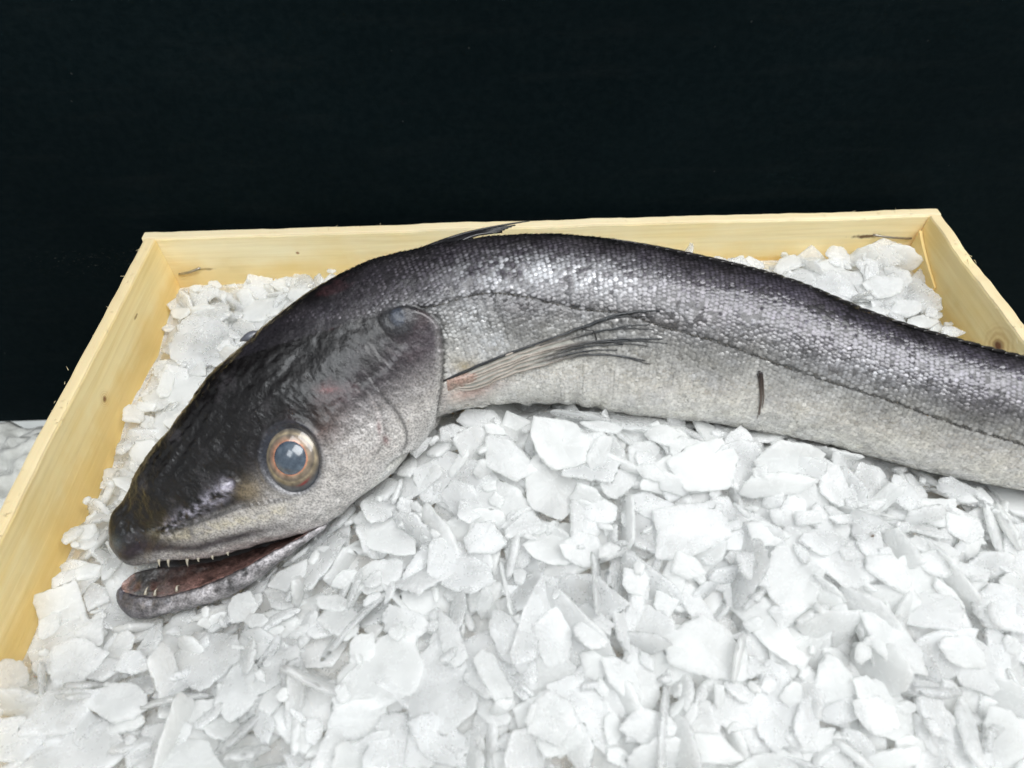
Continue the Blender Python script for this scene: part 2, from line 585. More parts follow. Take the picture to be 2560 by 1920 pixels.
# loose layer of veneer in the right corner
V, F = [], []
for i, t in enumerate(np.linspace(0, 1, 14)):
    y = -0.0015 - 0.030 * t
    zt = -0.0085 - 0.013 * t ** 0.8
    for (dx, z) in ((-0.0003, -0.075), (-0.0022, -0.075), (-0.0020 + 0.0006 * t, zt), (-0.0003, zt - 0.0002)):
        V.append((BW + dx, y + 0.2, z))
F = [tuple(f) for f in grid_faces(14, 4, True)] + [(3, 2, 1, 0), (52, 53, 54, 55)]
o = mesh_obj('corner_splint', V, F, mr, crate, smooth_sh=False)
o.location = (0, 0, -TZ)
for P in ([(0.1745, -0.0012, -0.0106), (0.180, -0.0022, -0.0112), (0.188, -0.0020, -0.0125), (0.1965, -0.0006, -0.0142)], [(-0.1965, -0.0008, -0.0232), (-0.190, -0.0018, -0.0212), (-0.184, -0.0006, -0.0196)]):
    P = np.array(P) + [0, 0.2, 0]
    V, F = tube(curve_pts(P, 12), np.full(12, 0.00062), 8)
    o = mesh_obj('staple', V, F, M_STEEL, crate)
    o.location = (0, 0, -TZ)

# fuzz of torn fibres on the sawn rims
V_, F_, off = [], [], 0
for (xs, n_f) in ((-BW - 0.003, 110), (BW + 0.003, 90), (None, 60)):
    for _ in range(n_f):
        if xs is None:
            p0 = np.array([rng.uniform(-0.2, 0.2), 0.003 + rng.normal(0, 0.0016), -0.0003])
        else:
            p0 = np.array([xs + rng.normal(0, 0.0018), rng.uniform(-0.26, 0), -0.0003])
        dr = np.array([rng.normal(0, 0.5), rng.normal(0, 1.0), abs(rng.normal(0.25, 0.3))])
        dr *= rng.uniform(0.0008, 0.0032) / np.linalg.norm(dr)
        V, F = tube(np.array([p0, p0 + dr * 0.5, p0 + dr + [0, 0, -0.0002]]), np.array([0.00012, 0.00010, 0.00004]), 4)
        V_.append(V + [0, 0.2, 0])
        F_ += [tuple(q + off for q in f) for f in F]
        off += len(V)
o = mesh_obj('rim_fibres', np.vstack(V_), F_, mf, crate)
o.location = (0, 0, -TZ)
o['kind'] = 'stuff'

# ------------------------------------------------------------------ the hake: body frame
TAU = math.radians(38)
FO = np.array([0.0, -0.125, 0.010])
FX = np.array([1.0, 0, 0])
FV = np.array([0, math.cos(TAU), math.sin(TAU)])
FN = np.array([0, -math.sin(TAU), math.cos(TAU)])


def n0(u):          # sideways bend of the body, mm -> mm
    u = np.asarray(u, float) / 1000
    a = 1.2 * np.maximum(0, u - 0.04) ** 2
    d = u - 0.17
    b = 0.02028 + 0.312 * d - 1.6 * d * d
    return np.where(u < 0.17, a, b) * 1000


def world(u, v, n):
    u, v, n = np.broadcast_arrays(np.asarray(u, float), np.asarray(v, float), np.asarray(n, float))
    return FO + (u[..., None] * FX + v[..., None] * FV + (n + n0(u))[..., None] * FN) / 1000


DORSAL = [(-173.31, -44.25), (-173.13, -41.27), (-168.53, -31.26), (-161.65, -19.34), (-153.86, -9.21), (-141.43, 6.87), (-130.98, 18.08), (-120.53, 26.74), (-105.26, 39.41), (-91.22, 48.03), (-73.79, 56.12), (-56.39, 60.53), (-38.37, 63.39), (-18.21, 64.79), (-0.38, 64.56), (13.58, 63.05), (30.71, 59.58), (52.19, 54.23), (72.36, 48.43), (91.98, 40.53), (110.75, 31.0), (137.22, 19.96), (162.29, 10.73), (195, 0), (228, -10), (258, -19), (288, -27)]
VENTRAL = [(-173.04, -47.24), (-170.83, -50.15), (-157.28, -53.59), (-137.08, -52.66), (-116.92, -48.13), (-92.3, -41.64), (-78.98, -32.49), (-68.54, -25.17), (-58.91, -15.83), (-51.07, -6.25), (-43.33, -1.19), (-32.63, 0.74), (-20.44, 1.11), (-8.27, 0.71), (3.9, -0.14), (13.0, -1.81), (24.81, -4.18), (41.82, -6.71), (58.41, -9.23), (81.91, -14.18), (100.99, -19.05), (127.02, -27.26), (152.98, -33.98), (188, -40), (222, -43), (255, -43), (288, -41)]
HALF_W = [0.6, 1.9, 4.0, 7.8, 11.6, 16.2, 19.6, 22.0, 22.5, 22.5, 22.5, 22.5, 22.5, 22.5, 22.5, 22.5, 22.5, 22.3, 22.0, 21.5, 20.5, 19.0, 17.5, 14.5, 10.5, 7.0, 3.8]
TWIST = [0, 0, 0, 0, 0, 0, 0, 0, 1, 3, 5, 6, 7, 8, 8, 9, 10, 11, 12, 13, 13, 13, 13, 13, 13, 13, 13]
OPERCLE = np.array([(-95, -47), (-82, -35), (-72, -25.5), (-63.98, -17.5), (-55.65, -12.25), (-51.31, -6.77), (-47.1, 4.22), (-45.3, 11.41), (-44.44, 21.27), (-44.97, 27.85), (-48.6, 32.92), (-54.34, 35.59), (-60.17, 35.04), (-68.2, 33.1)])
PREOP = np.array([(-71.3, 14.03), (-65.64, 5.51), (-60.67, -1.82), (-59.27, -8.31), (-63.35, -16.6), (-69.88, -20.94)])
LATERAL = np.array([(-54.94, 35.15), (-48.98, 35.53), (-41.29, 37.01), (-28.43, 39.75), (-21.91, 39.26), (-12.45, 37.39), (-2.87, 34.81), (6.73, 32.79), (16.36, 31.63), (32.81, 26.12), (46.86, 21.82), (67.43, 13.98), (82.6, 7.76), (100.32, 1.36), (117.14, -5.45), (133.25, -12.2), (149.09, -17.92), (163.89, -23.39), (200, -26), (260, -32)])
MAXILLA = np.array([(-160.5, -41.5), (-150, -40.2), (-142.24, -39.39), (-133.65, -37.55), (-119.29, -32.77), (-107.8, -30.59), (-96.31, -30.0)])
NOSTRIL = np.array([(-122.73, -24.65), (-127.08, -28.51), (-133.56, -31.86), (-140.77, -36.6), (-147.95, -40.62)])
EYE = np.array([-98.1, -15.6])
SPOT = np.array([-58.5, 32.3])
OPERCLE_C = curve_pts(OPERCLE, 60)
PREOP_C = curve_pts(PREOP, 40)
LATERAL_C = curve_pts(LATERAL, 120)
mid_t = chord((np.array(DORSAL) + np.array(VENTRAL)) / 2)
LEN = mid_t[-1]


def section(s, th, p=None):
    """s (n,), th (n,) -> u, v, n, across (1 dorsal .. -1 belly)"""
    d = spline(s, mid_t, DORSAL)
    v = spline(s, mid_t, VENTRAL)
    hw = spline(s, mid_t, HALF_W)[:, 0]
    tw = np.radians(np.interp(s, mid_t, TWIST))
    c = (d + v) / 2
    e = (d - v) / 2
    h = np.linalg.norm(e, axis=1)
    e = e / h[:, None]
    pw = 2.25
    a = np.sign(np.sin(th)) * np.abs(np.sin(th)) ** (2 / pw)
    b = np.sign(np.cos(th)) * np.abs(np.cos(th)) ** (2 / pw)
    # head: widest a little below the middle; trunk: widest a little above
    x = h * a
    y = hw * b * (1 - 0.10 * a * np.interp(s, [70, 170], [1, -0.3]))
    x2 = x * np.cos(tw) - y * np.sin(tw)
    y2 = x * np.sin(tw) + y * np.cos(tw)
    uv = c + e * x2[:, None]
    return uv[:, 0], uv[:, 1], y2, a


NS, NTH = 860, 228
head_end = 135.0
S = np.concatenate([np.linspace(0.02, head_end, 470, endpoint=False), np.linspace(head_end, LEN - 0.02, NS - 470)])
TH = np.linspace(0, 2 * np.pi, NTH, endpoint=False)
ss, tt = np.meshgrid(S, TH, indexing='ij')
U, W_, NN, AC = section(ss.ravel(), tt.ravel())
BODY0 = world(U, W_, NN).reshape(NS, NTH, 3)


def grid_normals(G):
    du = np.gradient(G, axis=0)
    dv = np.roll(G, -1, 1) - np.roll(G, 1, 1)
    n = np.cross(du, dv)
    n /= np.linalg.norm(n, axis=2)[..., None] + 1e-12
    return n


NRM = grid_normals(BODY0)
cen = BODY0.mean(1, keepdims=True)
if np.mean(np.sum(NRM * (BODY0 - cen), 2)) < 0:
    NRM = -NRM
UV = np.c_[U, W_]
flank = np.abs(NN) / 20
od, oside, opar = seg_dist(UV, OPERCLE_C)
pd, pside, ppar = seg_dist(UV, PREOP_C)
ld, lside, lpar = seg_dist(UV, LATERAL_C)
md, mside, mpar = seg_dist(UV, curve_pts(MAXILLA, 40))
nd_, nside, npar = seg_dist(UV, curve_pts(NOSTRIL, 30))
ed = np.hypot((U - EYE[0]) / 10.0, (W_ - EYE[1]) / 11.6)
sd = np.hypot(U - SPOT[0], W_ - SPOT[1])
inside_op = (oside > 0) & (od < 40)
DISP = np.zeros(len(U))
# gill cover stands proud of the shoulder, with a step at its free edge
edge_w = smooth(opar, 0.30, 0.42) * (1 - smooth(opar, 0.86, 1.0))
DISP += np.where(oside > 0, 1.6 * np.exp(-od / 12), -1.3 * np.exp(-od / 2.6)) * edge_w * (od < 45)
# ridge along the preopercle
pw_ = smooth(ppar, 0.0, 0.25) * (1 - smooth(ppar, 0.75, 1.0))
DISP += np.where(pside < 0, 0.6 * np.exp(-pd / 5), -0.6 * np.exp(-pd / 1.8)) * (pd < 25) * pw_
# eye socket
DISP += -1.7 * (1 - smooth(ed, 0.85, 1.05)) + 0.9 * np.exp(-((ed - 1.13) / 0.12) ** 2)
# upper jaw bone and lip
DISP += np.where(mside < 0, 0.8 * np.exp(-md / 4), -0.4 * np.exp(-md / 1.5)) * (md < 18) * smooth(mpar, 0.0, 0.12) * (1 - smooth(mpar, 0.85, 1.0))
# snout ridges and nostril pits
DISP += 0.8 * np.exp(-(nd_ / 1.5) ** 2) * (0.5 + 0.8 * vnoise(UV, 0.45, 5)) - 0.7 * np.exp(-((nd_ - 3.2) / 1.4) ** 2) * (nside > 0) * smooth(npar, 0.0, 0.15) * (1 - smooth(npar, 0.8, 1.0))
nost = np.hypot(U + 121.5, (W_ + 23.8) * 1.2)
DISP += 1.0 * np.exp(-((nost - 3.0) / 0.9) ** 2) - 1.6 * np.exp(-(nost / 1.7) ** 2)
# lateral line groove
DISP += -0.45 * np.exp(-(ld / 0.7) ** 2) * (U > -56)
# flap above the gill opening
DISP += 0.5 * (1 - smooth(sd, 4.5, 8.0)) + 0.2 * (1 - smooth(sd, 1.8, 3.4))
# soft unevenness of the flesh
DISP += (fbm(np.c_[UV, NN], 0.055, 20) - 0.5) * 1.5 + (fbm(np.c_[UV, NN], 0.28, 24) - 0.5) * 0.65
DISP += (fbm(np.c_[UV, NN], 0.75, 27, 2) - 0.5) * 0.28
al, ac_ = U * 0.66 + W_ * 0.75, -U * 0.75 + W_ * 0.66
hd = 1 - smooth(al, -62, -30)
DISP += hd * ((1 - np.abs(2 * fbm(np.c_[al * 0.045, ac_ * 0.16, NN * 0.05], 1.0, 81, 3) - 1)) - 0.6) * 1.3 * smooth(ed, 1.1, 1.6)
DISP *= smooth(ss.ravel(), 2, 9)
cr_ = smooth(U, -46, -30) * (1 - smooth(U, 35, 60)) * smooth(AC, -0.75, -0.45) * (1 - smooth(AC, 0.35, 0.6))
wr = fbm(np.c_[U * 0.55 + W_ * 0.12, W_ * 0.16, NN * 0.05], 1.0, 83, 3) - 0.5
DISP += cr_ * wr * 1.7
# skin folds over the belly behind the pectoral fin
fold = smooth(U, -40, -20) * (1 - smooth(U, 12, 30)) * (1 - smooth(AC, -0.55, -0.2))
DISP += fold * 0.8 * np.sin(U * 0.75 + 3 * vnoise(UV, 0.12, 8)) * vnoise(UV, 0.2, 9)
BODY = BODY0 + NRM * (DISP.reshape(NS, NTH, 1) / 1000) * (1 - 0.999 * (np.minimum(S, LEN - S) < 1.0))[:, None, None]

# ---- pigment, with some sheen and highlights painted in
KEY_T = [-1.0, -0.8, -0.45, -0.1, 0.2, 0.5, 0.78, 0.93, 1.0]
KEY_C = np.array([lin(*c) for c in [(236, 234, 228), (228, 226, 220), (196, 194, 189), (138, 137, 134), (102, 100, 101), (84, 80, 86), (68, 64, 70), (46, 43, 46), (26, 25, 26)]])


def trunk_color(ac):
    return np.stack([np.interp(ac, KEY_T, KEY_C[:, k]) for k in range(3)], -1)


def pigment(uv, nn, ac, opside, opd):
    P3 = np.c_[uv, nn]
    n1 = fbm(P3, 0.06, 40)
    n2 = fbm(P3, 0.22, 50)
    n3 = fbm(P3, 0.8, 60, 3)
    u, v = uv[:, 0], uv[:, 1]
    body = trunk_color(np.clip(ac + (n1 - 0.5) * 0.35 + (n2 - 0.5) * 0.22, -1, 1))
    # grey-green tinge low on the trunk
    body = body * (1 + (n2[:, None] - 0.5) * np.array([0.45, 0.42, 0.30])) * (0.70 + 0.60 * n3[:, None])
    # silver-layer patches, with the broad sheen on them painted in as lighter colour
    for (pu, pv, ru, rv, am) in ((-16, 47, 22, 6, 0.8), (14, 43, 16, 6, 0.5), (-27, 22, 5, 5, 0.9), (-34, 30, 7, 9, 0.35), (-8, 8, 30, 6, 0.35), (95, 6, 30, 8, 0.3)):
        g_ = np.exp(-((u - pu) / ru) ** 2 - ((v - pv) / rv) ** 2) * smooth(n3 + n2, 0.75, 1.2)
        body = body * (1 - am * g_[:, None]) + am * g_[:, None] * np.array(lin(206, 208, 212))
    pk = np.exp(-((u + 35) / 9) ** 2 - ((v - 5 - (u + 40) * 0.25) / 3.0) ** 2)
    body = body * (1 - 0.7 * pk[:, None]) + 0.7 * pk[:, None] * np.array(lin(190, 146, 132)) * (0.7 + 0.6 * n2[:, None])
    ye = np.exp(-((u + 37) / 4) ** 2 - ((v - 14.5) / 2.2) ** 2)
    body = body * (1 - 0.6 * ye[:, None]) + 0.6 * ye[:, None] * np.array(lin(150, 130, 78))
    # head: black-brown crown fading to silvery cheek
    cheek = (v - EYE[1]) * 0.78 - (u - EYE[0]) * 0.62        # + towards the crown
    line = 3.0 + 3 * smooth(u, -85, -50)
    k = smooth(cheek + (n1 - 0.5) * 26 + (n2 - 0.5) * 12, line - 12, line + 10)
    kk = smooth(u, -150, -112)
    # snout in front of the eye is dark down to the jaw bone
    jaw = smooth(seg_side(uv), -1.5, 2.5)
    k = np.maximum(k, jaw * (1 - smooth(u, -118, -100)))
    silver = np.array(lin(206, 202, 199))[None] * (0.55 + 0.45 * n2[:, None] + 0.5 * n3[:, None])
    brown = np.array(lin(104, 82, 72))[None] * (0.7 + 0.6 * n2[:, None])
    db = np.hypot(u - EYE[0] - 9, v - EYE[1] - 13)
    grey = np.array(lin(72, 65, 70))[None] * (0.45 + 0.55 * n2[:, None] + 0.6 * n3[:, None])
    up = smooth(v - (-26 + (u + 98) * 0.55), -2, 22)
    ch = silver * (1 - up[:, None]) + grey * up[:, None]
    fb = np.exp(-(db / 9) ** 2)[:, None]
    ch = ch * (1 - fb * 0.8) + brown * fb * 0.8
    black = np.array(lin(15, 12, 13))[None] * (0.4 + 0.7 * n2[:, None] + 0.5 * n3[:, None])
    red = smooth(fbm(P3 * np.array([[0.6, 1.3, 1]]), 0.10, 71), 0.54, 0.68) * smooth(u, -105, -85)
    black = black + red[:, None] * np.array([0.030, 0.010, 0.011])[None]
    mott = smooth(fbm(P3, 0.16, 90), 0.55, 0.72) * (1 - smooth(u, -100, -88))
    black = black + mott[:, None] * np.array([0.024, 0.022, 0.024])[None]
    head = ch * (1 - k[:, None]) + black * k[:, None]
    # where head meets trunk
    e = np.where(opside > 0, opd, -opd)
    dors = smooth(v, 30, 42)
    onhead = (1 - dors) * smooth(e, -0.6, 0.6) + dors * smooth(-u, 52, 96)
    c = head * onhead[:, None] + body * (1 - onhead[:, None])
    # speckle of fine black chromatophores
    spk_ = smooth(vnoise(P3, 2.6, 77), 0.62, 0.8) * 0.5 * np.where(onhead > 0.5, 1.0, np.interp(ac, [-0.5, 0.2], [0.15, 1.0]))
    c = c * (1 - spk_[:, None] * 0.7)
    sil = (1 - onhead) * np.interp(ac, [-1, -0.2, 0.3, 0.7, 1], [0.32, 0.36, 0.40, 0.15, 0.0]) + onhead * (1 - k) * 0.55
    return c, sil, onhead, n2, n3


def seg_side(uv):
    d, s_, p_ = seg_dist(uv, MAXILLA)
    return d * s_


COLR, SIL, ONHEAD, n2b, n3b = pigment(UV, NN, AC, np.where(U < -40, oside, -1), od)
# under the scales the skin is darker towards the back
under = (1 - ONHEAD) * np.interp(AC, [-1, -0.3, 0.3, 0.7, 1], [0.0, 0.05, 0.48, 0.70, 0.4])
COLR = COLR * (1 - under[:, None])
# lateral line, gill edge, jaw lines, lips
COLR *= (1 - 0.75 * np.exp(-(ld / 0.55) ** 2) * (U > -55))[:, None]
COLR *= (1 - 0.75 * np.exp(-((od - 0.7) / 0.9) ** 2) * (oside < 0) * edge_w)[:, None]
COLR *= (1 - 0.6 * np.exp(-(pd / 0.8) ** 2) * pw_)[:, None]
COLR *= (1 - 0.7 * np.exp(-(md / 0.7) ** 2) * smooth(mpar, 0.0, 0.1) * (1 - smooth(mpar, 0.9, 1.0)))[:, None]
pl2 = np.exp(-((od - 3.0) / 1.1) ** 2) * (oside < 0) * edge_w * (1 - smooth(opar, 0.60, 0.74)) * (U < -38)
COLR = COLR * (1 - 0.7 * pl2[:, None]) + 0.7 * pl2[:, None] * np.array(lin(196, 188, 184))
pale = np.exp(-((od - 1.2) / 0.8) ** 2) * (oside > 0) * edge_w * (1 - smooth(opar, 0.66, 0.86))
COLR = COLR * (1 - 0.5 * pale[:, None]) + 0.5 * pale[:, None] * np.array(lin(190, 188, 185))
SUBOP = curve_pts(np.array([(-70.5, 8.5), (-66.5, 0.5), (-66.0, -7.5), (-69.5, -15.0), (-76.0, -21.0)]), 40)
qd, qs, qp = seg_dist(UV, SUBOP)
qw = smooth(qp, 0.0, 0.3) * (1 - smooth(qp, 0.7, 1.0))
COLR *= (1 - 0.45 * np.exp(-(qd / 0.5) ** 2) * qw)[:, None]
q1 = np.exp(-((qd - 1.3) / 0.7) ** 2) * (qs < 0) * qw
COLR = COLR * (1 - 0.45 * q1[:, None]) + 0.45 * q1[:, None] * np.array(lin(196, 188, 186))
for (vu, vv, ra, rb_) in ((-67.6, -5.6, 0.5, 2.2), (-65.8, -10.0, 0.9, 1.6), (-84, 8, 3.5, 1.0)):
    vn_ = np.exp(-((U - vu) / ra) ** 2 - ((W_ - vv) / rb_) ** 2)
    COLR = COLR * (1 - 0.6 * vn_[:, None]) + 0.6 * vn_[:, None] * np.array(lin(120, 58, 58))
rimg = np.exp(-((od - 1.0) / 0.8) ** 2) * (oside > 0) * smooth(opar, 0.22, 0.34) * (1 - smooth(opar, 0.5, 0.6))
COLR = COLR * (1 - 0.8 * rimg[:, None]) + 0.8 * rimg[:, None] * np.array(lin(222, 220, 218))
# lips: dark violet stripe, then a pale wet rim at the very edge
vent = spline(S, mid_t, VENTRAL)
vd = np.repeat(vent, NTH, 0)
lipd = np.hypot(U - vd[:, 0], W_ - vd[:, 1])
snout = 1 - smooth(ss.ravel(), 56, 70)
bone = np.exp(-((lipd - 12.6) / 2.4) ** 2) * snout * smooth(n2b * 0.6 + n3b * 0.6, 0.35, 0.8) * 1.15 * smooth(U, -160, -140)
COLR = COLR * (1 - np.clip(bone, 0, 1)[:, None] * 0.75) + np.clip(bone, 0, 1)[:, None] * 0.75 * np.array(lin(206, 198, 176))
l1 = np.exp(-((lipd - 6.4) / 2.6) ** 2) * snout * (1 - 0.6 * smooth(U, -120, -100))
COLR = COLR * (1 - l1[:, None] * 0.93) + l1[:, None] * 0.93 * np.array(lin(40, 30, 38))
l2 = np.exp(-((lipd - 1.4) / 2.0) ** 2) * snout * smooth(U, -158, -132)
COLR = COLR * (1 - l2[:, None] * 0.9) + l2[:, None] * 0.9 * np.array(lin(214, 204, 202)) * (0.35 + 1.1 * n3b[:, None])
tip = np.exp(-(np.hypot(U + 169, W_ + 46) / 3.2) ** 2)
COLR = COLR * (1 - tip[:, None] * 0.7) + tip[:, None] * 0.7 * np.array(lin(74, 86, 96))
rid = np.exp(-(nd_ / 2.6) ** 2) * smooth(n2b * 0.5 + n3b * 0.5, 0.42, 0.62)  # wet highlights on the snout ridge, painted in as silver marks
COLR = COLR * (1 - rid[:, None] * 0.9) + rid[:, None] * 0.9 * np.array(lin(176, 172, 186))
tan = np.exp(-((np.hypot(U + 114, W_ + 27)) / 4.5) ** 2) * n2b
COLR = COLR * (1 - np.clip(tan, 0, 1)[:, None]) + np.clip(tan, 0, 1)[:, None] * np.array(lin(176, 158, 128))
# socket and flap
sock = 1 - smooth(ed, 1.0, 1.25)
COLR = COLR * (1 - sock[:, None] * 0.8) + sock[:, None] * 0.8 * np.array(lin(52, 56, 66))
fl = 1 - smooth(sd, 5.5, 7.0)
COLR = COLR * (1 - fl[:, None] * 0.7) + fl[:, None] * 0.7 * np.array(lin(52, 52, 55))
fl = (1 - smooth(np.hypot(U - SPOT[0] + 0.6, (W_ - SPOT[1]) * 0.8), 2.0, 3.0))
COLR = COLR * (1 - fl[:, None]) + fl[:, None] * np.array(lin(66, 71, 82))
# mouth roof (underside of the snout) is black
under_snout = (AC < -0.93) & (ss.ravel() < 66)
COLR[under_snout & (np.cos(tt.ravel()) < 0.12)] = lin(22, 16, 18)

fish = empty('hake_fish', tuple(world(0.0, -2.0, 0.0)))
tag(fish, 'whole silver-grey hake with dark back and open mouth lying on flake ice', 'fish')
FL = np.array(fish.location)

F = grid_faces(NS, NTH, True)
Vb = BODY.reshape(-1, 3)
caps = len(Vb)
Vb2 = np.vstack([Vb, BODY[0].mean(0), BODY[-1].mean(0)])
me = bpy.data.meshes.new('body')
tri_caps = [(caps, (j + 1) % NTH, j) for j in range(NTH)] + [(caps + 1, (NS - 1) * NTH + j, (NS - 1) * NTH + (j + 1) % NTH) for j in range(NTH)]
me.from_pydata((Vb2 - FL).tolist(), [], [tuple(f[::-1]) for f in F.tolist()] + tri_caps)
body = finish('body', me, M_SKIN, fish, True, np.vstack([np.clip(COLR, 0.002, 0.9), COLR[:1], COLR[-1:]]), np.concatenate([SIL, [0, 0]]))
import bmesh
bm = bmesh.new()
bm.from_mesh(me)
bmesh.ops.recalc_face_normals(bm, faces=bm.faces)
bm.to_mesh(me)
bm.free()
BVH = BVHTree.FromPolygons([Vector(v) for v in Vb2], F.tolist())


def on_skin(u, v, lift=0.0):
    """point and normal on the near flank at fish coordinates (mm)"""
    o_ = Vector(world(u, v, 60.0))
    h = BVH.ray_cast(o_, Vector(-FN))
    if h[0] is None:
        return world(u, v, 10.0 + lift), FN
    nn = np.array(h[1])
    if nn @ FN < 0:
        nn = -nn
    return np.array(h[0]) + nn * lift / 1000, nn


def part(name, V, F, mat, parent, **kw):
    base = FL
    if parent is not fish:
        base = FL + np.array(parent.location) if parent.parent is fish else FL
    return mesh_obj(name, np.asarray(V) - base, F, mat, parent, **kw)


# ---- scales: thousands, too small to pick apart singly, joined
PITCH_S, PITCH_T = 1.62, 1.36
sl = np.arange(78, LEN - 8, PITCH_S)
SV, SF, SC, SSI = [], [], [], []
cnt = 0
th_dense = np.linspace(-0.62 * np.pi, 0.56 * np.pi, 240)
all_s, all_t = [], []
for i, s0 in enumerate(sl):
    u_, v_, n_, a_ = section(np.full(240, s0), th_dense)
    arc = chord(np.c_[u_, v_, n_])
    k = np.arange(0.5 * PITCH_T * (i % 2), arc[-1], PITCH_T)
    all_t.append(np.interp(k, arc, th_dense))
    all_s.append(np.full(len(k), s0))
s_ = np.concatenate(all_s) + rng.normal(0, 0.13, sum(map(len, all_s)))
t_ = np.concatenate(all_t) + rng.normal(0, 0.006, len(s_))
u_, v_, n_, a_ = section(s_, t_)
uv_ = np.c_[u_, v_]
d_op, s_op, p_op = seg_dist(uv_, OPERCLE_C)
s_op = np.where(u_ < -40, s_op, -1)
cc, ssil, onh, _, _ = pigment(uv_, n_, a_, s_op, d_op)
keep = ((onh < 0.75) & ~((s_op > 0) & (v_ < 34))) & (d_op > 1.0) & (u_ > -100) & ~((u_ < -44) & (v_ < 33))
ldist, _, _ = seg_dist(uv_, LATERAL_C)
keep &= ldist > 0.55
patch = fbm(uv_, 0.11, 95)
keep &= rng.random(len(s_)) < np.interp(patch, [0.30, 0.42], [0.6, 1.0])
s_, t_, cc, ssil, onh, a_, uv_ = s_[keep], t_[keep], cc[keep], ssil[keep], onh[keep], a_[keep], uv_[keep]
# displaced surface lookup by bilinear interpolation of the body grid
fi = np.interp(s_, S, np.arange(NS))
fj = (np.mod(t_, 2 * np.pi)) / (2 * np.pi) * NTH
i0 = np.clip(fi.astype(int), 0, NS - 2)
j0 = fj.astype(int) % NTH
fa, fb_ = (fi - i0)[:, None], (fj - np.floor(fj))[:, None]
j1 = (j0 + 1) % NTH


def bil(G):
    return (G[i0, j0] * (1 - fa) + G[i0 + 1, j0] * fa) * (1 - fb_) + (G[i0, j1] * (1 - fa) + G[i0 + 1, j1] * fa) * fb_


p_ = bil(BODY)
nn_ = bil(NRM)
T_ = BODY[np.clip(i0 + 2, 0, NS - 1), j0] - BODY[np.clip(i0 - 1, 0, NS - 1), j0]
T_ -= nn_ * np.sum(T_ * nn_, 1)[:, None]
T_ /= np.linalg.norm(T_, axis=1)[:, None]
B_ = np.cross(nn_, T_)
shape = np.array([(-0.85, 0, -0.10), (-0.35, 0.70, -0.05), (0.35, 0.82, 0.02), (0.92, 0.48, 0.10), (1.12, 0.0, 0.14), (0.92, -0.48, 0.10), (0.35, -0.82, 0.02), (-0.35, -0.70, -0.05), (0.15, 0, 0.10)])
n = len(s_)
size = rng.uniform(0.84, 1.08, n) * np.interp(a_, [-0.3, 0.3, 0.8], [1.06, 0.98, 0.90]) * np.interp(uv_[:, 0], [-95, -40, 20, 180, 290], [0.72, 0.92, 1.0, 0.92, 0.7])
ang = rng.normal(0, 0.20, n)
T2 = T_ * np.cos(ang)[:, None] + B_ * np.sin(ang)[:, None]
B2 = -T_ * np.sin(ang)[:, None] + B_ * np.cos(ang)[:, None]
glint = (rng.random(n) < 0.09)
tiltT = rng.normal(0, 0.05, n) * (1 + 3 * glint)
tiltB = rng.normal(0, 0.06, n)
x = shape[None, :, 0] * size[:, None] * PITCH_S * 0.68
y = shape[None, :, 1] * size[:, None] * PITCH_T * 0.66
shape_j = 1 + rng.normal(0, 0.09, (n, 9))
x, y = x * shape_j, y * shape_j
z = shape[None, :, 2] * 1.3 * size[:, None] * np.interp(a_, [-0.6, 0.3], [0.4, 1.0])[:, None] + 0.07 + x * tiltT[:, None] + y * tiltB[:, None]
SVv = p_[:, None] + (T2[:, None] * x[..., None] + B2[:, None] * y[..., None] + nn_[:, None] * z[..., None]) / 1000
fan = np.array([(8, k, (k + 1) % 8) for k in range(8)])
SFf = (np.arange(n)[:, None, None] * 9 + fan[None]).reshape(-1, 3)
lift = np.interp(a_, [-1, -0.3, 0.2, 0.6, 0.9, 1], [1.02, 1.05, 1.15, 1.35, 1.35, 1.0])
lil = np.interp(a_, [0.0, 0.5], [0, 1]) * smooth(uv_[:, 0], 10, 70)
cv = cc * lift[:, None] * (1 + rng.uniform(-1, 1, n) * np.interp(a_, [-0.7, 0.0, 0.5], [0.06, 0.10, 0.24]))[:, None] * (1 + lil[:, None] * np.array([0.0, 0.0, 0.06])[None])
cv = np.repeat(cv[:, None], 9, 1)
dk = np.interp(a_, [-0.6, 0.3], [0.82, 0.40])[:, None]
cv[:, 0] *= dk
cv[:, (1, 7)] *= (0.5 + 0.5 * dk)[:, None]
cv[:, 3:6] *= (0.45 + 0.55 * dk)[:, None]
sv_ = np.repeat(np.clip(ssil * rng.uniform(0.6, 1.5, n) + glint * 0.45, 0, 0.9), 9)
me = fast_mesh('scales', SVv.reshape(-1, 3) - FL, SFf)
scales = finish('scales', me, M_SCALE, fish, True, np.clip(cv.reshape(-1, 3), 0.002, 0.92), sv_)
scales['kind'] = 'stuff'

# ---- lower jaw
JB = [(-169.93, -63.7), (-169.68, -68.16), (-163.64, -73.85), (-150.81, -72.67), (-130.44, -67.61), (-116.86, -60.66), (-103.18, -51.14), (-92.0, -43.5)]
JL = [(-168.6, -62.2), (-166.5, -63.9), (-160.15, -65.2), (-147.06, -64.84), (-127.72, -58.85), (-114.46, -52.63), (-101.44, -46.2), (-90.0, -40.5)]
JF = [(-169.4, -61.4), (-168.2, -60.0), (-164.3, -58.0), (-151.51, -56.8), (-136.17, -55.2), (-120.76, -51.2), (-106.85, -47.0), (-94.0, -41.5)]
JW = [1.3, 3.0, 4.8, 6.6, 7.4, 7.0, 5.2, 3.0]
nj = 150
tj = np.linspace(0, 7, nj)
jb, jl, jf = (spline(tj, range(8), q) for q in (JB, JL, JF))
jw = spline(tj, range(8), JW)[:, 0]
loop = []
KJ = 64
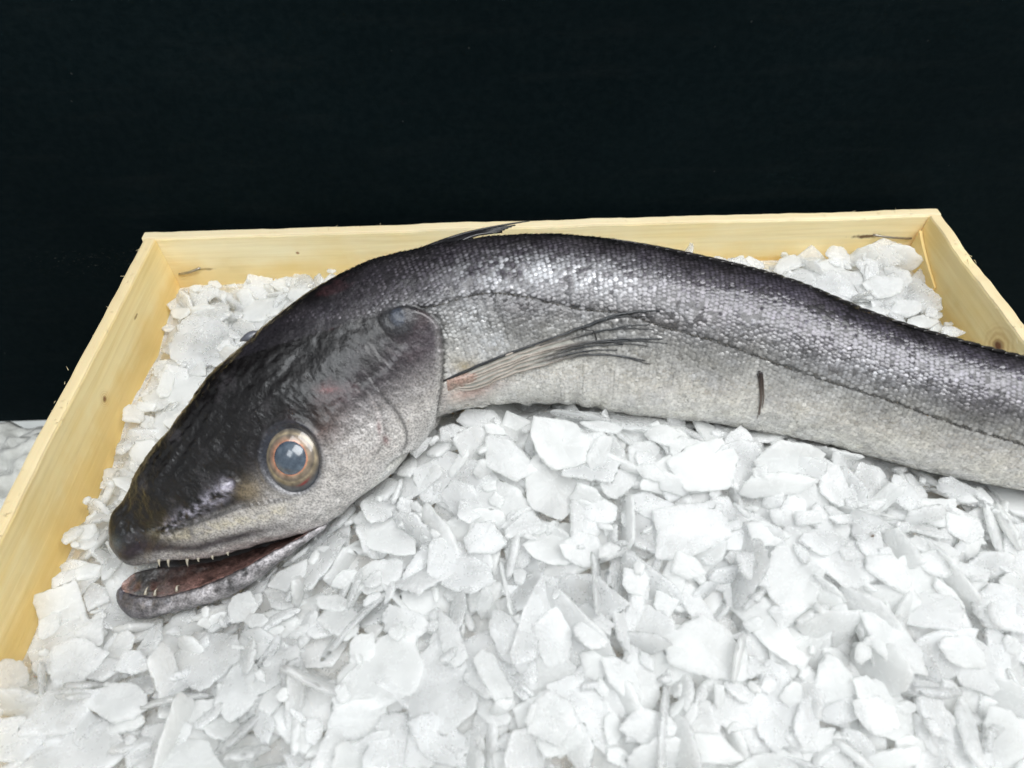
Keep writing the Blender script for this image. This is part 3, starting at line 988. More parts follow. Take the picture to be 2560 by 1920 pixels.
for i in range(nj):
    b2, l2_, f2, wv = jb[i], jl[i], jf[i], jw[i]
    out = b2 - l2_
    ctrl = np.array([
        [*(l2_), wv * 0.80], [*(l2_ + out * 0.10), wv * 0.97], [*(l2_ + out * 0.45), wv * 1.0], [*(l2_ + out * 0.85), wv * 0.72], [*(b2), wv * 0.12],
        [*(b2 * 0.8 + f2 * 0.2), -wv * 0.75], [*(b2 * 0.35 + f2 * 0.65), -wv], [*(f2), -wv * 0.82],
        [*(f2 * 0.72 + l2_ * 0.28 + out * 0.06), -wv * 0.45], [*(f2 * 0.45 + l2_ * 0.55 + out * 0.16), wv * 0.05], [*(f2 * 0.10 + l2_ * 0.90 - out * 0.02), wv * 0.52], [*(l2_ - out * 0.03), wv * 0.72]])
    cl = np.vstack([ctrl, ctrl[:1]])
    loop.append(spline(np.linspace(0, 12, KJ, endpoint=False), range(13), cl))
loop = np.array(loop)
jn = (fbm(loop.reshape(-1, 3), 0.42, 31).reshape(nj, KJ) - 0.5)
JV = world(loop[..., 0], loop[..., 1] + jn * 1.3, loop[..., 2] + jn * 1.3)
kk_ = np.arange(KJ) / KJ * 12
jc = np.zeros((nj, KJ, 3))
n2 = fbm(loop.reshape(-1, 3), 0.3, 33).reshape(nj, KJ, 1)
n3 = fbm(loop.reshape(-1, 3), 1.1, 35).reshape(nj, KJ, 1)
skin = np.array(lin(164, 160, 162)) * np.clip(3.2 * (n2 - 0.5) + 0.35 + 0.9 * n3, 0.08, 1.5)
lowdark = np.interp(kk_, [0, 1, 2, 3.4, 4.2], [0.2, 0.95, 1.1, 0.9, 0.5])[None, :, None]
gum = np.array(lin(116, 88, 82)) * np.clip(1.6 * (n2 - 0.5) + 0.2 + 1.2 * n3, 0.15, 1.6)
gum = gum * (1 - smooth(tj, 0.5, 1.5)[:, None, None] * 0) + 0
dark = np.array(lin(40, 32, 40)) * (0.6 + 0.8 * n2)
isgum = np.clip(np.interp(kk_, [0, 6.6, 7.4, 11.0, 11.6, 12], [0, 0, 1, 1, 0.2, 0]), 0, 1)[None, :, None]
islip = np.exp(-((np.minimum(kk_, 12 - kk_)) / 0.42) ** 2)[None, :, None]
gum = gum * np.interp(kk_, [7.0, 8.2, 9.2, 10.2], [0.15, 0.35, 1.0, 1.3])[None, :, None]
frontg = (1 - smooth(tj, 1.2, 2.2))[:, None, None]
gum = gum * (1 - frontg) + frontg * np.array(lin(150, 122, 114)) * (0.5 + 0.8 * n3)
jc = skin * lowdark * (1 - isgum) + gum * isgum
grey = smooth(tj, 0.6, 2.2)[:, None, None]
bluegrey = np.array(lin(92, 100, 102)) * np.interp(kk_, [7.0, 8.4, 9.6], [0.15, 0.3, 1.0])[None, :, None]
gm = isgum * smooth(tj, 1.0, 1.8)[:, None, None] * (1 - smooth(tj, 2.2, 3.6))[:, None, None] * smooth(n2, 0.35, 0.6) * 0.8
jc = jc * (1 - gm) + bluegrey * gm
jc = jc * (1 - islip * 0.9) + dark * islip * 0.9
tipd = (1 - smooth(tj, 1.2, 3.8))[:, None, None] * (1 - isgum)
jc = jc * (1 - tipd * 0.82) + tipd * 0.82 * np.array(lin(40, 38, 50)) * (0.6 + 0.8 * n2)
F = [tuple(f) for f in grid_faces(nj, KJ, True)] + [tuple(range(KJ - 1, -1, -1)), tuple(range((nj - 1) * KJ, nj * KJ))]
jaw = part('lower_jaw', JV.reshape(-1, 3), F, M_SKIN, fish, colors=np.clip(jc.reshape(-1, 3), 0.003, 0.9), attr2=(np.broadcast_to((1 - isgum) * 0.35, (nj, KJ, 1))).ravel())
bm = bmesh.new()
bm.from_mesh(jaw.data)
bmesh.ops.recalc_face_normals(bm, faces=bm.faces)
bm.to_mesh(jaw.data)
bm.free()

# dark lining at the back of the mouth
ml_u = [(-159, -53.0, -59.0), (-150, -52.5, -62.0), (-138, -51.5, -60.0), (-125, -49.0, -57.0), (-112, -45.0, -52.0), (-98, -40.0, -46.0)]
V = []
for (u, a, b) in ml_u:
    for k in range(7):
        t = k / 6
        V.append(world(u + 1.0 * math.sin(t * 3.1), a + (b - a) * t, -3.5 - 2.0 * math.sin(t * math.pi)))
V2 = [np.array(p) - FN * 0.002 for p in V]
nv = len(V)
g = grid_faces(6, 7)
F = [tuple(f) for f in g] + [tuple(f[::-1] + nv) for f in g]
bord = list(range(0, 7)) + [7 * i + 6 for i in range(1, 6)] + list(range(40, 34, -1)) + [7 * i for i in range(4, 0, -1)]
F += [(bord[i], bord[(i + 1) % len(bord)], bord[(i + 1) % len(bord)] + nv, bord[i] + nv) for i in range(len(bord))]
part('mouth_lining', V + V2, F, M_LINING, fish)

# teeth
TU = [(-160.5, -52.2), (-156.9, -52.7), (-153.2, -52.9), (-149.5, -52.9), (-146.2, -52.8), (-142.0, -52.7), (-137.6, -52.3), (-132.0, -51.5), (-126.0, -50.2)]
for i, (u, v) in enumerate(TU):
    Ln = (1.2, 0.8, 2.2, 2.4, 0.9, 2.3, 1.0, 0.8, 0.7)[i]
    nz = 2.0 + 0.15 * (u + 160)
    if i in (1, 4):
        continue
    P = np.array([world(u, v + 0.7, nz), world(u + 0.1, v - Ln * 0.5, nz + 0.1), world(u + 0.35, v - Ln, nz)])
    V, F = tube(curve_pts(P, 6), np.array([0.62, 0.52, 0.40, 0.28, 0.16, 0.04]) / 1000, 7)
    part('tooth', V, F, M_TOOTH, fish)
for i, (u, v) in enumerate([(-157.5, -63.8), (-154.0, -64.2), (-146, -63.0)]):
    P = np.array([world(u, v - 0.8, 4.6), world(u + 0.2, v + 1.2, 4.2), world(u + 0.7, v + (2.0, 1.7, 0.9)[i], 3.6)])
    V, F = tube(curve_pts(P, 6), np.array([0.60, 0.52, 0.42, 0.30, 0.18, 0.05]) / 1000, 7)
    part('tooth', V, F, M_TOOTH, fish)

# ---- eye: eyeball with iris, clouded pupil and a clear rim
pe, ne = on_skin(EYE[0], EYE[1])
ax = FX - ne * (FX @ ne)
ax /= np.linalg.norm(ax)
ay = np.cross(ne, ax)
if ay @ FV < 0:
    ay = -ay
RXE, RYE, PR = 10.2, 12.2, 5.9
pc = np.array([-0.1, 0.6])
V, C = [], []
RN, AN = 40, 120
eye_n = fbm(np.array([(math.cos(2 * math.pi * j / AN) * i, math.sin(2 * math.pi * j / AN) * i) for i in range(RN) for j in range(AN)]), 0.16, 44)
for i in range(RN):
    r = i / (RN - 1)
    for j in range(AN):
        a = 2 * math.pi * j / AN
        x, y = RXE * r * math.cos(a), RYE * r * math.sin(a)
        hgt = 4.2 * math.sqrt(max(0.0, 1 - (r * 0.985) ** 2)) - 1.1
        V.append(pe + (ax * x + ay * y + ne * hgt) / 1000)
        dp = math.hypot(x - pc[0], y - pc[1])
        rr = (dp - PR) / (10.5 - PR)
        warm = 0.5 + 0.5 * math.cos(a - math.radians(160))
        gold = np.array(lin(142, 130, 108)) * (1 - warm * 0.5) + np.array(lin(158, 110, 88)) * warm * 0.5
        ca = gold
        if rr < 0.08:
            ca = np.array(lin(176, 126, 98))
        elif rr < 0.45:
            t = (rr - 0.08) / 0.37
            ca = gold * (1 - t) + np.array(lin(104, 98, 86)) * t
        elif rr < 0.62:
            t = (rr - 0.45) / 0.17
            ca = np.array(lin(104, 98, 86)) * (1 - t) + np.array(lin(154, 144, 116)) * t
        else:
            t = min(1, (rr - 0.62) / 0.35)
            ca = np.array(lin(134, 126, 104)) * (1 - t) + np.array(lin(74, 76, 78)) * t
        # streak of blood low in the white
        bl = math.exp(-((r - 0.80) / 0.035) ** 2 - ((a - math.radians(300)) / 0.28) ** 2)
        ca = ca * (1 - 0.85 * bl) + np.array(lin(132, 30, 34)) * 0.85 * bl
        ca = ca * (0.25 + 1.5 * float(eye_n[i * AN + j])) * np.array([1.04, 0.97, 0.98])
        e = min(1, max(0, (r - 0.90) / 0.08))
        ca = ca * (1 - e) + np.array(lin(44, 50, 60)) * e
        C.append(ca)
F = [tuple(f) for f in grid_faces(RN, AN, True)[AN:]] + [tuple(range(AN, 2 * AN))]
V = np.array(V)
eye = part('eye', V, F, M_EYE, fish, colors=np.array(C))
bm = bmesh.new(); bm.from_mesh(eye.data); bmesh.ops.recalc_face_normals(bm, faces=bm.faces); bm.to_mesh(eye.data); bm.free()
if sum(p.normal.dot(Vector(ne)) for p in eye.data.polygons) < 0:
    eye.data.flip_normals()
V = []
for i in range(14):
    r = i / 13
    for j in range(48):
        a = 2 * math.pi * j / 48
        x, y = pc[0] + PR * r * math.cos(a), pc[1] + PR * 1.04 * r * math.sin(a)
        q = math.hypot(x / RXE, y / RYE)
        hgt = 4.2 * math.sqrt(max(0.0, 1 - (q * 0.985) ** 2)) - 1.1 + 0.12 + 1.25 * (1 - r ** 2)
        if r > 0.93:
            hgt -= 0.35
        V.append(pe + (ax * x + ay * y + ne * hgt) / 1000)
F = [tuple(f) for f in grid_faces(14, 48, True)[48:]] + [tuple(range(48, 96))]
pup = part('pupil', V, F, M_PUPIL, eye)
bm = bmesh.new(); bm.from_mesh(pup.data); bmesh.ops.recalc_face_normals(bm, faces=bm.faces); bm.to_mesh(pup.data); bm.free()
if sum(p.normal.dot(Vector(ne)) for p in pup.data.polygons) < 0:
    pup.data.flip_normals()


# ---- fins
def ray_colors(n, k, c0, c1):
    t = np.linspace(0, 1, n)[:, None]
    c = np.array(c0) * (1 - t) + np.array(c1) * t
    return np.repeat(c, k, 0)


def skin_curve(pts, lifts, n=26):
    q = curve_pts(np.array(pts), n)
    lf = np.interp(np.linspace(0, 1, n), np.linspace(0, 1, len(lifts)), lifts)
    return np.array([on_skin(a[0], a[1], l_)[0] for a, l_ in zip(q, lf)])


PT = np.array([(-44.8, 9.9), (-41.79, 11.16), (-22.57, 18.66), (-3.48, 24.51), (5.46, 27.32), (22.2, 31.58), (31.76, 31.57)])
PM = np.array([(-44.8, 9.9), (-41.54, 10.04), (-22.67, 15.72), (-8.12, 19.88), (5.96, 21.96), (20.71, 22.34), (32.64, 22.1)])
PL = np.array([(-44.8, 9.9), (-40.64, 7.36), (-22.81, 11.39), (-10.13, 14.48), (0.74, 17.08), (10.85, 17.59), (26.58, 14.57)])
pect = empty('pectoral_fin', tuple(on_skin(-41, 9.5)[0] - FL), fish)


def ppart(name, V, F, mat, **kw):
    return mesh_obj(name, np.asarray(V) - FL - np.array(pect.location), F, mat, pect, **kw)


rays = []
spec = [(0.0, 0.0, 1.0, 0.62), (0.12, 0.02, 0.97, 0.5), (0.55, 0.5, 0.95, 0.42), (0.95, 1.0, 1.0, 0.5), (1.12, 1.12, 0.93, 0.45), (1.4, 1.36, 0.86, 0.45), (1.7, 1.7, 0.86, 0.45), (1.96, 1.97, 1.0, 0.5)]
for (ba, ta, ln_, rad) in spec:
    # blend between the three traced edges: 0 top, 1 middle, 2 lower
    t = np.linspace(0, 1, 7)[:, None]
    q = ba + (ta - ba) * t
    P = np.where(q < 1, PT * (1 - q) + PM * q, PM * (2 - q) + PL * (q - 1))
    P = curve_pts(P, 40)[:max(10, int(40 * ln_))]
    lf = np.interp(np.linspace(0, 1, 8), [0, 0.08, 0.3, 0.7, 1], [-0.4, 0.5, 1.5, 1.2, 0.45])
    c3 = skin_curve(P, lf, 30)
    rays.append(c3)
    dark_ = lin(30, 32, 36)
    base = dark_ if ba < 0.1 else lin(150, 140, 128)
    R = np.interp(np.linspace(0, 1, 30), [0, 0.15, 0.5, 0.75, 1], [rad * 0.9, rad * (0.95 if ba < 0.1 else 0.55), rad * 0.7, rad * 0.8, rad * 0.4]) / 1000
    V, F = tube(c3, R, 6)
    cc_ = ray_colors(30, 6, base, lin(36, 40, 44))
    if ba >= 0.1:
        tcol = np.repeat(smooth(np.linspace(0, 1, 30), 0.38, 0.74), 6)[:, None]
        cc_ = np.array(lin(170, 160, 150)) * (1 - tcol) + np.array(lin(34, 38, 42)) * tcol
    ppart('fin_ray', V, F, M_FIN, colors=cc_, attr2=np.zeros(len(V)))
    # split filament at the tip
    if ta in (0.02, 0.5, 1.0, 1.12, 1.97):
        P2 = P[-10:] + np.linspace(0, 1, 10)[:, None] ** 1.5 * np.array([[1.5, -1.8 if ta != 1.97 else -1.2]])
        c4 = skin_curve(P2, [0.7, 0.5], 14)
        V, F = tube(c4, np.linspace(0.34, 0.14, 14) / 1000, 5)
        ppart('fin_ray', V, F, M_FIN, colors=ray_colors(14, 5, dark_, dark_), attr2=np.zeros(len(V)))
# broken ray crossing the fin
c4 = skin_curve([(5.5, 27.0), (8.2, 24.8), (8.6, 22.6)], [2.0, 2.2, 1.6], 12)
V, F = tube(c4, np.full(12, 0.28) / 1000, 5)
ppart('fin_ray', V, F, M_FIN, colors=ray_colors(12, 5, lin(24, 25, 28), lin(24, 25, 28)), attr2=np.zeros(len(V)))


def membrane(ra, rb, upto, name='membrane'):
    k = 5
    V = []
    nr = int(30 * upto)
    for i in range(nr):
        for j in range(k):
            t = j / (k - 1)
            p = ra[i] * (1 - t) + rb[i] * t
            V.append(p - FN * 0.00025 * math.sin(t * math.pi))
    V = np.array(V)
    V2 = V - FN * 0.00012
    nv = len(V)
    g = grid_faces(nr, k)
    F = [tuple(f) for f in g] + [tuple(f[::-1] + nv) for f in g]
    ppart(name, np.vstack([V, V2]), F, M_MEMB)


for i in range(len(rays) - 1):
    if i == 1:
        membrane(rays[1], rays[2], 0.5)
    else:
        membrane(rays[i], rays[i + 1], (0.9, 0, 0.66, 0.74, 0.66, 0.62, 0.58)[i])
# pink fleshy base of the fin
V = []
for i, t in enumerate(np.linspace(0, 1, 14)):
    c0 = skin_curve([(-43.5, 10.5 - 4 * t), (-31, 14.2 - 4.6 * t)], [0.2, 0.3], 8)
    nrm_ = FN
    for j in range(8):
        V.append(c0[j] + FN * 0.0013 * math.sin(math.pi * j / 7) * math.sin(math.pi * t))
V = np.array(V)
g = grid_faces(14, 8)
F = [tuple(f) for f in g] + [tuple(f[::-1] + len(V)) for f in g]
uvb = np.repeat(np.linspace(0, 1, 14), 8)
nb = fbm(V * 1000, 0.3, 15)
cb = np.array(lin(158, 150, 140)) * (1 - nb[:, None]) + np.array(lin(168, 128, 114)) * nb[:, None]
ppart('fin_base', np.vstack([V, V - FN * 0.0009]), F, M_SKIN, colors=np.vstack([cb, cb]), attr2=np.zeros(2 * len(V)))

# first dorsal fin, folded back
dfin = empty('dorsal_fin', tuple(world(-50.0, 60.0, 0.0) - FL), fish)


def dpart(parent, name, V, F, mat, **kw):
    return mesh_obj(name, np.asarray(V) - FL - np.array(parent.location), F, mat, parent, **kw)


drays = []
for k in range(9):
    t = k / 8
    b0 = np.array([-63 + 24 * t, 56.4 + 4.6 * t])
    tipp = np.array([-11.5 - 12 * t ** 0.8 if k else -11.5, 70.4 - 5.4 * t])
    if k in (1, 2):
        tipp = np.array([-22.0, 67.4 - 0.7 * k])
    md_ = b0 * 0.5 + tipp * 0.5 + np.array([-1.0, 2.2 - 1.2 * t])
    P = curve_pts([b0, md_, tipp], 22)
    lift = np.interp(np.linspace(0, 1, 22), [0, 1], [2.5 + 5.0 * t, 1.5 + 4.5 * t])
    c3 = world(P[:, 0], P[:, 1], lift + 1.5)
    drays.append(c3)
    V, F = tube(c3, np.linspace(0.85, 0.25, 22) / 1000, 6)
    dpart(dfin, 'fin_ray', V, F, M_FIN, colors=ray_colors(22, 6, np.array(lin(34, 33, 36)) * rng.uniform(0.6, 2.2), lin(20, 20, 23)), attr2=np.full(len(V), 0.1))
for k in range(8):
    nr = 20 if k != 0 else 16
    V = []
    for i in range(nr):
        for j in range(4):
            t = j / 3
            V.append(drays[k][i] * (1 - t) + drays[k + 1][i] * t)
    V = np.array(V)
    g = grid_faces(nr, 4)
    F = [tuple(f) for f in g] + [tuple(f[::-1] + len(V)) for f in g]
    nb = fbm(V * 1000, 0.5, 17)[:, None]
    cb = np.array(lin(26, 25, 27)) * (0.5 + nb)
    dpart(dfin, 'membrane', np.vstack([V, V - FN * 0.0002]), F, M_FIN, colors=np.vstack([cb, cb]), attr2=np.zeros(2 * len(V)))


# long second dorsal fin and anal fin, laid flat along back and belly
def folded_fin(name, s0, s1, th0, width, lean, nray, cdark):
    fin = empty(name, tuple(np.zeros(3)), fish)
    sa = np.linspace(s0, s1, 220)
    nS = len(sa)
    ramp_ = np.sin(np.clip((sa - s0) / 30, 0, 1) * math.pi / 2)
    jit = (0.7 + 0.6 * vnoise(np.c_[sa, sa * 0], 0.30, 3)) * ramp_

    def pt(t, lift):
        u_, v_, n_, _ = section(sa + width * t, th0 + lean * t * jit)
        q = world(u_, v_, n_)
        un, vn, nn2, _ = section(sa + width * t, th0 + lean * t * jit + math.pi)
        ow = q - world(un, vn, nn2)
        ow /= np.linalg.norm(ow, axis=1)[:, None]
        return q + ow * (lift * ramp_)[:, None] / 1000

    V = np.stack([pt(t, 0.20 + 0.5 * math.sin(t * math.pi)) for t in np.linspace(0, 1, 6)], 1)
    nb = vnoise(np.c_[np.repeat(sa, 6), np.tile(np.arange(6) * 0.25, nS)], 1.1, 5)
    cb = np.array(cdark) * (0.25 + 1.5 * nb[:, None])
    Vf = V.reshape(-1, 3)
    g = grid_faces(nS, 6)
    F = [tuple(f) for f in g] + [tuple(f[::-1] + len(Vf)) for f in g]
    dpart(fin, 'membrane', np.vstack([Vf, Vf - FN * 0.0003]), F, M_FIN, colors=np.vstack([cb, cb]), attr2=np.full(2 * len(Vf), 0.05))
    for k in range(nray):
        i = int(6 + (nS - 12) * k / nray)
        P = V[i] + (V[i] - V[i].mean(0)) * 0.02 + FN * 0.00025
        V3, F = tube(curve_pts(P, 9), np.linspace(0.34, 0.15, 9) / 1000, 5)
        dpart(fin, 'fin_ray', V3, F, M_FIN, colors=ray_colors(9, 5, np.array(cdark) * rng.uniform(0.8, 2.2), np.array(cdark)), attr2=np.full(len(V3), 0.1))


folded_fin('second_dorsal_fin', 208, 385, math.pi / 2 - 0.22, 12.0, 0.36, 46, lin(40, 38, 38))
folded_fin('anal_fin', 225, 385, -math.pi / 2 + 0.10, 9.0, -0.24, 30, lin(96, 92, 88))

# tail fin, beyond the crate's rim
tfin = empty('tail_fin', (0, 0, 0), fish)
tr = []
for k in range(15):
    t = k / 14
    b0 = np.array([284, -28.5 - 12 * t])
    tp_ = np.array([328 - 5 * math.sin(t * math.pi), -10 - 52 * t])
    P = curve_pts([b0, b0 * 0.55 + tp_ * 0.45 + np.array([0, (0.5 - t) * 3]), tp_], 16)
    c3 = world(P[:, 0], P[:, 1], np.linspace(0, 3 * math.sin(t * 5), 16))
    tr.append(c3)
    V, F = tube(c3, np.linspace(0.9, 0.25, 16) / 1000, 5)
    dpart(tfin, 'fin_ray', V, F, M_FIN, colors=ray_colors(16, 5, lin(60, 58, 60), lin(30, 30, 32)), attr2=np.zeros(len(V)))
V = np.stack(tr, 1).reshape(-1, 3)
g = grid_faces(16, 15)
F = [tuple(f) for f in g] + [tuple(f[::-1] + len(V)) for f in g]
dpart(tfin, 'membrane', np.vstack([V, V - FN * 0.0002]), F, M_FIN, colors=np.tile(np.array(lin(48, 46, 48)), (2 * len(V), 1)), attr2=np.zeros(2 * len(V)))

# stray dark ray stuck to the flank and pelvic fin tips below the belly
for pts, r0 in (([(66.2, 9.9), (67.0, 6.0), (68.9, -5.6)], 0.5), ([(66.9, 9.4), (68.3, 3.0), (69.2, -3.0)], 0.38), ([(65.6, 8.9), (66.9, 4.0), (68.6, -7.0)], 0.3)):
    c3 = skin_curve(pts, [0.5, 0.5, 0.35], 16)
    V, F = tube(c3, np.interp(np.linspace(0, 1, 16), [0, 0.3, 1], [r0, r0 * 0.8, r0 * 0.35]) / 1000, 6)
    part('fin_ray', V, F, M_FIN, fish, colors=ray_colors(16, 6, lin(36, 30, 30), lin(120, 106, 96)), attr2=np.zeros(len(V)))

# lateral line canal: short raised tubes in a row, joined
V_, F_, C_ = [], [], []
lc = curve_pts(LATERAL, 210)[3:170]
off = 0
for i in range(0, len(lc) - 1):
    if rng.random() < 0.15:
        continue
    a, b = lc[i], lc[i + 1]
    c3 = np.array([on_skin(*(a * (1 - t) + b * t), 0.12)[0] for t in (0.1, 0.5, 0.85)])
    V, F = tube(c3, np.array([0.20, 0.34, 0.16]) / 1000, 5)
    V_.append(V)
    F_ += [tuple(x + off for x in f) for f in F]
    off += len(V)
    shade = rng.uniform(0.4, 1.4)
    C_.append(np.tile(np.array(lin(74, 70, 64)) * shade, (len(V), 1)))
o = part('lateral_line', np.vstack(V_), F_, M_FIN, fish, colors=np.vstack(C_), attr2=np.full(off, 0.2))
o['kind'] = 'stuff'

# shred of grey skin stuck on the nape, standing against the ice
q0 = world(-113.0, 29.0, 1.0)
V, F = [], []
for i, t in enumerate(np.linspace(0, 1, 12)):
    c_ = q0 + (FX * (-9.5 * t) + FV * (-1.5 * t + 1.8 * math.sin(t * 2.5)) + FN * (1.5 * math.sin(t * 3))) / 1000
    r = (2.4 * math.sin(0.35 + t * 2.5)) / 1000
    for j in range(10):
        a = 2 * math.pi * j / 10
        V.append(c_ + (FV * 0.85 + FX * 0.3) * r * math.cos(a) + FN * r * 0.45 * math.sin(a))
F = [tuple(f) for f in grid_faces(12, 10, True)] + [tuple(range(9, -1, -1)), tuple(range(110, 120))]
o = part('skin_shred', V, F, plain('grey_skin_shred', lin(96, 98, 106), 0.3, Coat_Weight=0.5), fish)

# ------------------------------------------------------------------ flake ice
GX0, GX1, GY0, GY1, GR = -0.2, 0.2, -0.32, 0.0, 0.001
nx, ny = int(round((GX1 - GX0) / GR)), int(round((GY1 - GY0) / GR))
gx = GX0 + (np.arange(nx) + 0.5) * GR
gy = GY0 + (np.arange(ny) + 0.5) * GR
XX, YY = np.meshgrid(gx, gy, indexing='ij')


def gauss(x):
    return np.exp(-x * x)


T = -0.0275 + 0.031 * gauss((XX - 0.07) / 0.15) * gauss((YY + 0.165) / 0.085)
T += 0.017 * gauss((XX - 0.0) / 0.07) * gauss((YY + 0.138) / 0.022)
T += 0.010 * gauss((XX - 0.07) / 0.05) * gauss((YY - 0.0) / 0.03)
T += 0.007 * gauss((XX - 0.17) / 0.04) * gauss((YY + 0.02) / 0.03)
T -= 0.006 * gauss((XX + 0.185) / 0.03) * gauss((YY + 0.125) / 0.025)
T += 0.010 * gauss((XX + 0.10) / 0.10) * gauss((YY + 0.26) / 0.06)
T += 0.004 * gauss(YY / 0.03)
T -= 0.007 * gauss((XX + 0.155) / 0.035) * gauss((YY + 0.192) / 0.02)
T += (fbm(np.c_[XX.ravel(), YY.ravel()], 22, 5, 3).reshape(nx, ny) - 0.5) * 0.010
# fish footprint
zlo = np.full((nx, ny), np.inf)
zhi = np.full((nx, ny), -np.inf)
for G in (BODY.reshape(-1, 3), JV.reshape(-1, 3)):
    ix = ((G[:, 0] - GX0) / GR).astype(int)
    iy = ((G[:, 1] - GY0) / GR).astype(int)
    ok = (ix >= 1) & (ix < nx - 1) & (iy >= 1) & (iy < ny - 1)
    for dx in (-1, 0, 1):
        for dy in (-1, 0, 1):
            np.minimum.at(zlo, (ix[ok] + dx, iy[ok] + dy), G[ok, 2])
            np.maximum.at(zhi, (ix[ok] + dx, iy[ok] + dy), G[ok, 2])
FP = np.isfinite(zlo)
T = np.where(FP, np.minimum(T, zlo - 0.0015), T)
T = np.where(FP & (T < zlo - 0.007), zlo - 0.007, T)
# ease the ice up to the fish's underside
for _ in range(30):
    Tp = np.pad(T, 1, mode='edge')
    avg = (Tp[:-2, 1:-1] + Tp[2:, 1:-1] + Tp[1:-1, :-2] + Tp[1:-1, 2:]) / 4
    T = np.where(FP, np.minimum(avg, zlo + 0.0005), np.maximum(T, avg - 0.0008))
H = T - 0.016
OWN = np.full((nx, ny), -1, int)
TXg, TYg = np.gradient(T, GR, GR)

# flake shapes
NV, NO = 56, 30
variants = []
for k in range(NV):
    r = np.random.default_rng(500 + k)
    nc = r.integers(5, 10)
    ca = np.sort((np.arange(nc) + r.uniform(-0.33, 0.33, nc)) * 2 * np.pi / nc)
    asp = r.uniform(0.30, 0.95)
    cr = r.uniform(0.70, 1.12, nc)
    cp = np.c_[np.cos(ca) * cr, np.sin(ca) * cr * asp]
    cp = np.vstack([cp, cp[:1]])
    ch_ = chord(cp)
    tq = np.linspace(0, ch_[-1], 176, endpoint=False)
    O2 = np.c_[np.interp(tq, ch_, cp[:, 0]), np.interp(tq, ch_, cp[:, 1])]
    for _ in range(int(r.integers(2, 9))):
        O2 = (np.roll(O2, 1, 0) + O2 * 2 + np.roll(O2, -1, 0)) / 4
    O2 = O2[::4]
    NO = len(O2)
    rag = 0.006 + 0.022 * r.random() ** 1.5
    O2 = O2 * (1 + r.normal(0, rag, NO))[:, None]
    bend = r.uniform(-1.1, 1.1) if r.random() < 0.6 else r.uniform(-0.3, 0.3)
    rings = [(0.0, 0.50), (0.40, 0.50), (0.74, 0.47), (0.93, 0.36), (1.0, 0.0), (0.94, -0.38), (0.6, -0.5), (0.0, -0.5)]
    V = []
    for (q, zz) in rings:
        if q == 0.0:
            V.append([(0, 0, zz)])
            continue
        pts = O2 * q
        edge_thin = 1 - 0.45 * (q > 0.9) * r.random(NO)
        zt = zz * edge_thin + r.normal(0, 0.04, NO) * (0.4 + q) * (zz != 0) + (r.normal(0, 0.16, NO) if zz == 0 else 0)
        zt = zt + bend * (pts[:, 0] ** 2 * 0.9 - 0.25)
        V.append(np.c_[pts, zt].tolist())
    flat = [p for ring in V for p in ring]
    flat[0] = (0, 0, 0.5 - 0.25 * bend)
    flat[-1] = (0, 0, -0.5 - 0.25 * bend)
    F = []
    st = 1
    for j in range(NO):
        F.append((0, st + j, st + (j + 1) % NO))
    for ri in range(5):
        a0, b0 = 1 + ri * NO, 1 + (ri + 1) * NO
        for j in range(NO):
            j2 = (j + 1) % NO
            F.append((a0 + j, b0 + j, b0 + j2))
            F.append((a0 + j, b0 + j2, a0 + j2))
    last = len(flat) - 1
    a0 = 1 + 5 * NO
    for j in range(NO):
        F.append((a0 + j, last, a0 + (j + 1) % NO))
    # sample points inside the outline for the drop test
    smp = []
    for q in np.linspace(0.08, 1.0, 9):
        for j in range(0, NO, 2):
            x_, y_ = O2[j] * q
            smp.append((x_, y_, bend * (x_ ** 2 * 0.9 - 0.25)))
    variants.append((np.array(flat), np.array(F), np.array(smp), np.max(np.abs(O2)), bend))

flakes = []      # (variant, matrix 3x3 incl. scale, location, R, tilt)


def rot_to(nrm, spin):
    nrm = nrm / np.linalg.norm(nrm)
    a = np.array([math.cos(spin), math.sin(spin), 0.0])
    a = a - nrm * (a @ nrm)
    a /= np.linalg.norm(a)
    return np.stack([a, np.cross(nrm, a), nrm], 1)


def try_drop(vi, R, th, x, y, nrm, spin, limit, on_fish=False, pct=82):
    Vv, Fv, smp, ext, bend = variants[vi]
    M3 = rot_to(nrm, spin) * np.array([R, R, th])[None]
    w_ = smp @ M3.T
    px, py = w_[:, 0] + x, w_[:, 1] + y
    mg = 0.0008
    if px.min() < -BW + mg or px.max() > BW - mg or py.max() > -mg or py.min() < GY0 + 0.002:
        return False
    ix = ((px - GX0) / GR).astype(int)
    iy = ((py - GY0) / GR).astype(int)
    up_ = M3[:, 2]
    hz = abs(up_[2]) * 0.5
    zb, zt = w_[:, 2] - hz, w_[:, 2] + hz
    Hc = H[ix, iy]
    if on_fish:
        Hc = Hc * 0 + on_fish + zb
    elif np.any(FP[ix, iy] & (zlo[ix, iy] < -0.9)):
        return False
    sh = np.percentile(Hc - zb, pct)
    top = zt + sh
    if np.mean(top - T[ix, iy]) > limit and not on_fish:
        return False
    if not on_fish and np.any(FP[ix, iy] & (top > zlo[ix, iy] + np.where(px < -0.085, 0.0, 0.0045))):
        return False
    fid = len(flakes)
    better = top > H[ix, iy]
    np.maximum.at(H, (ix, iy), top)
    OWN[ix[better], iy[better]] = fid
    flakes.append((vi, M3, np.array([x, y, sh]), R, math.degrees(math.acos(min(1, abs(nrm[2]) / np.linalg.norm(nrm))))))
    return True


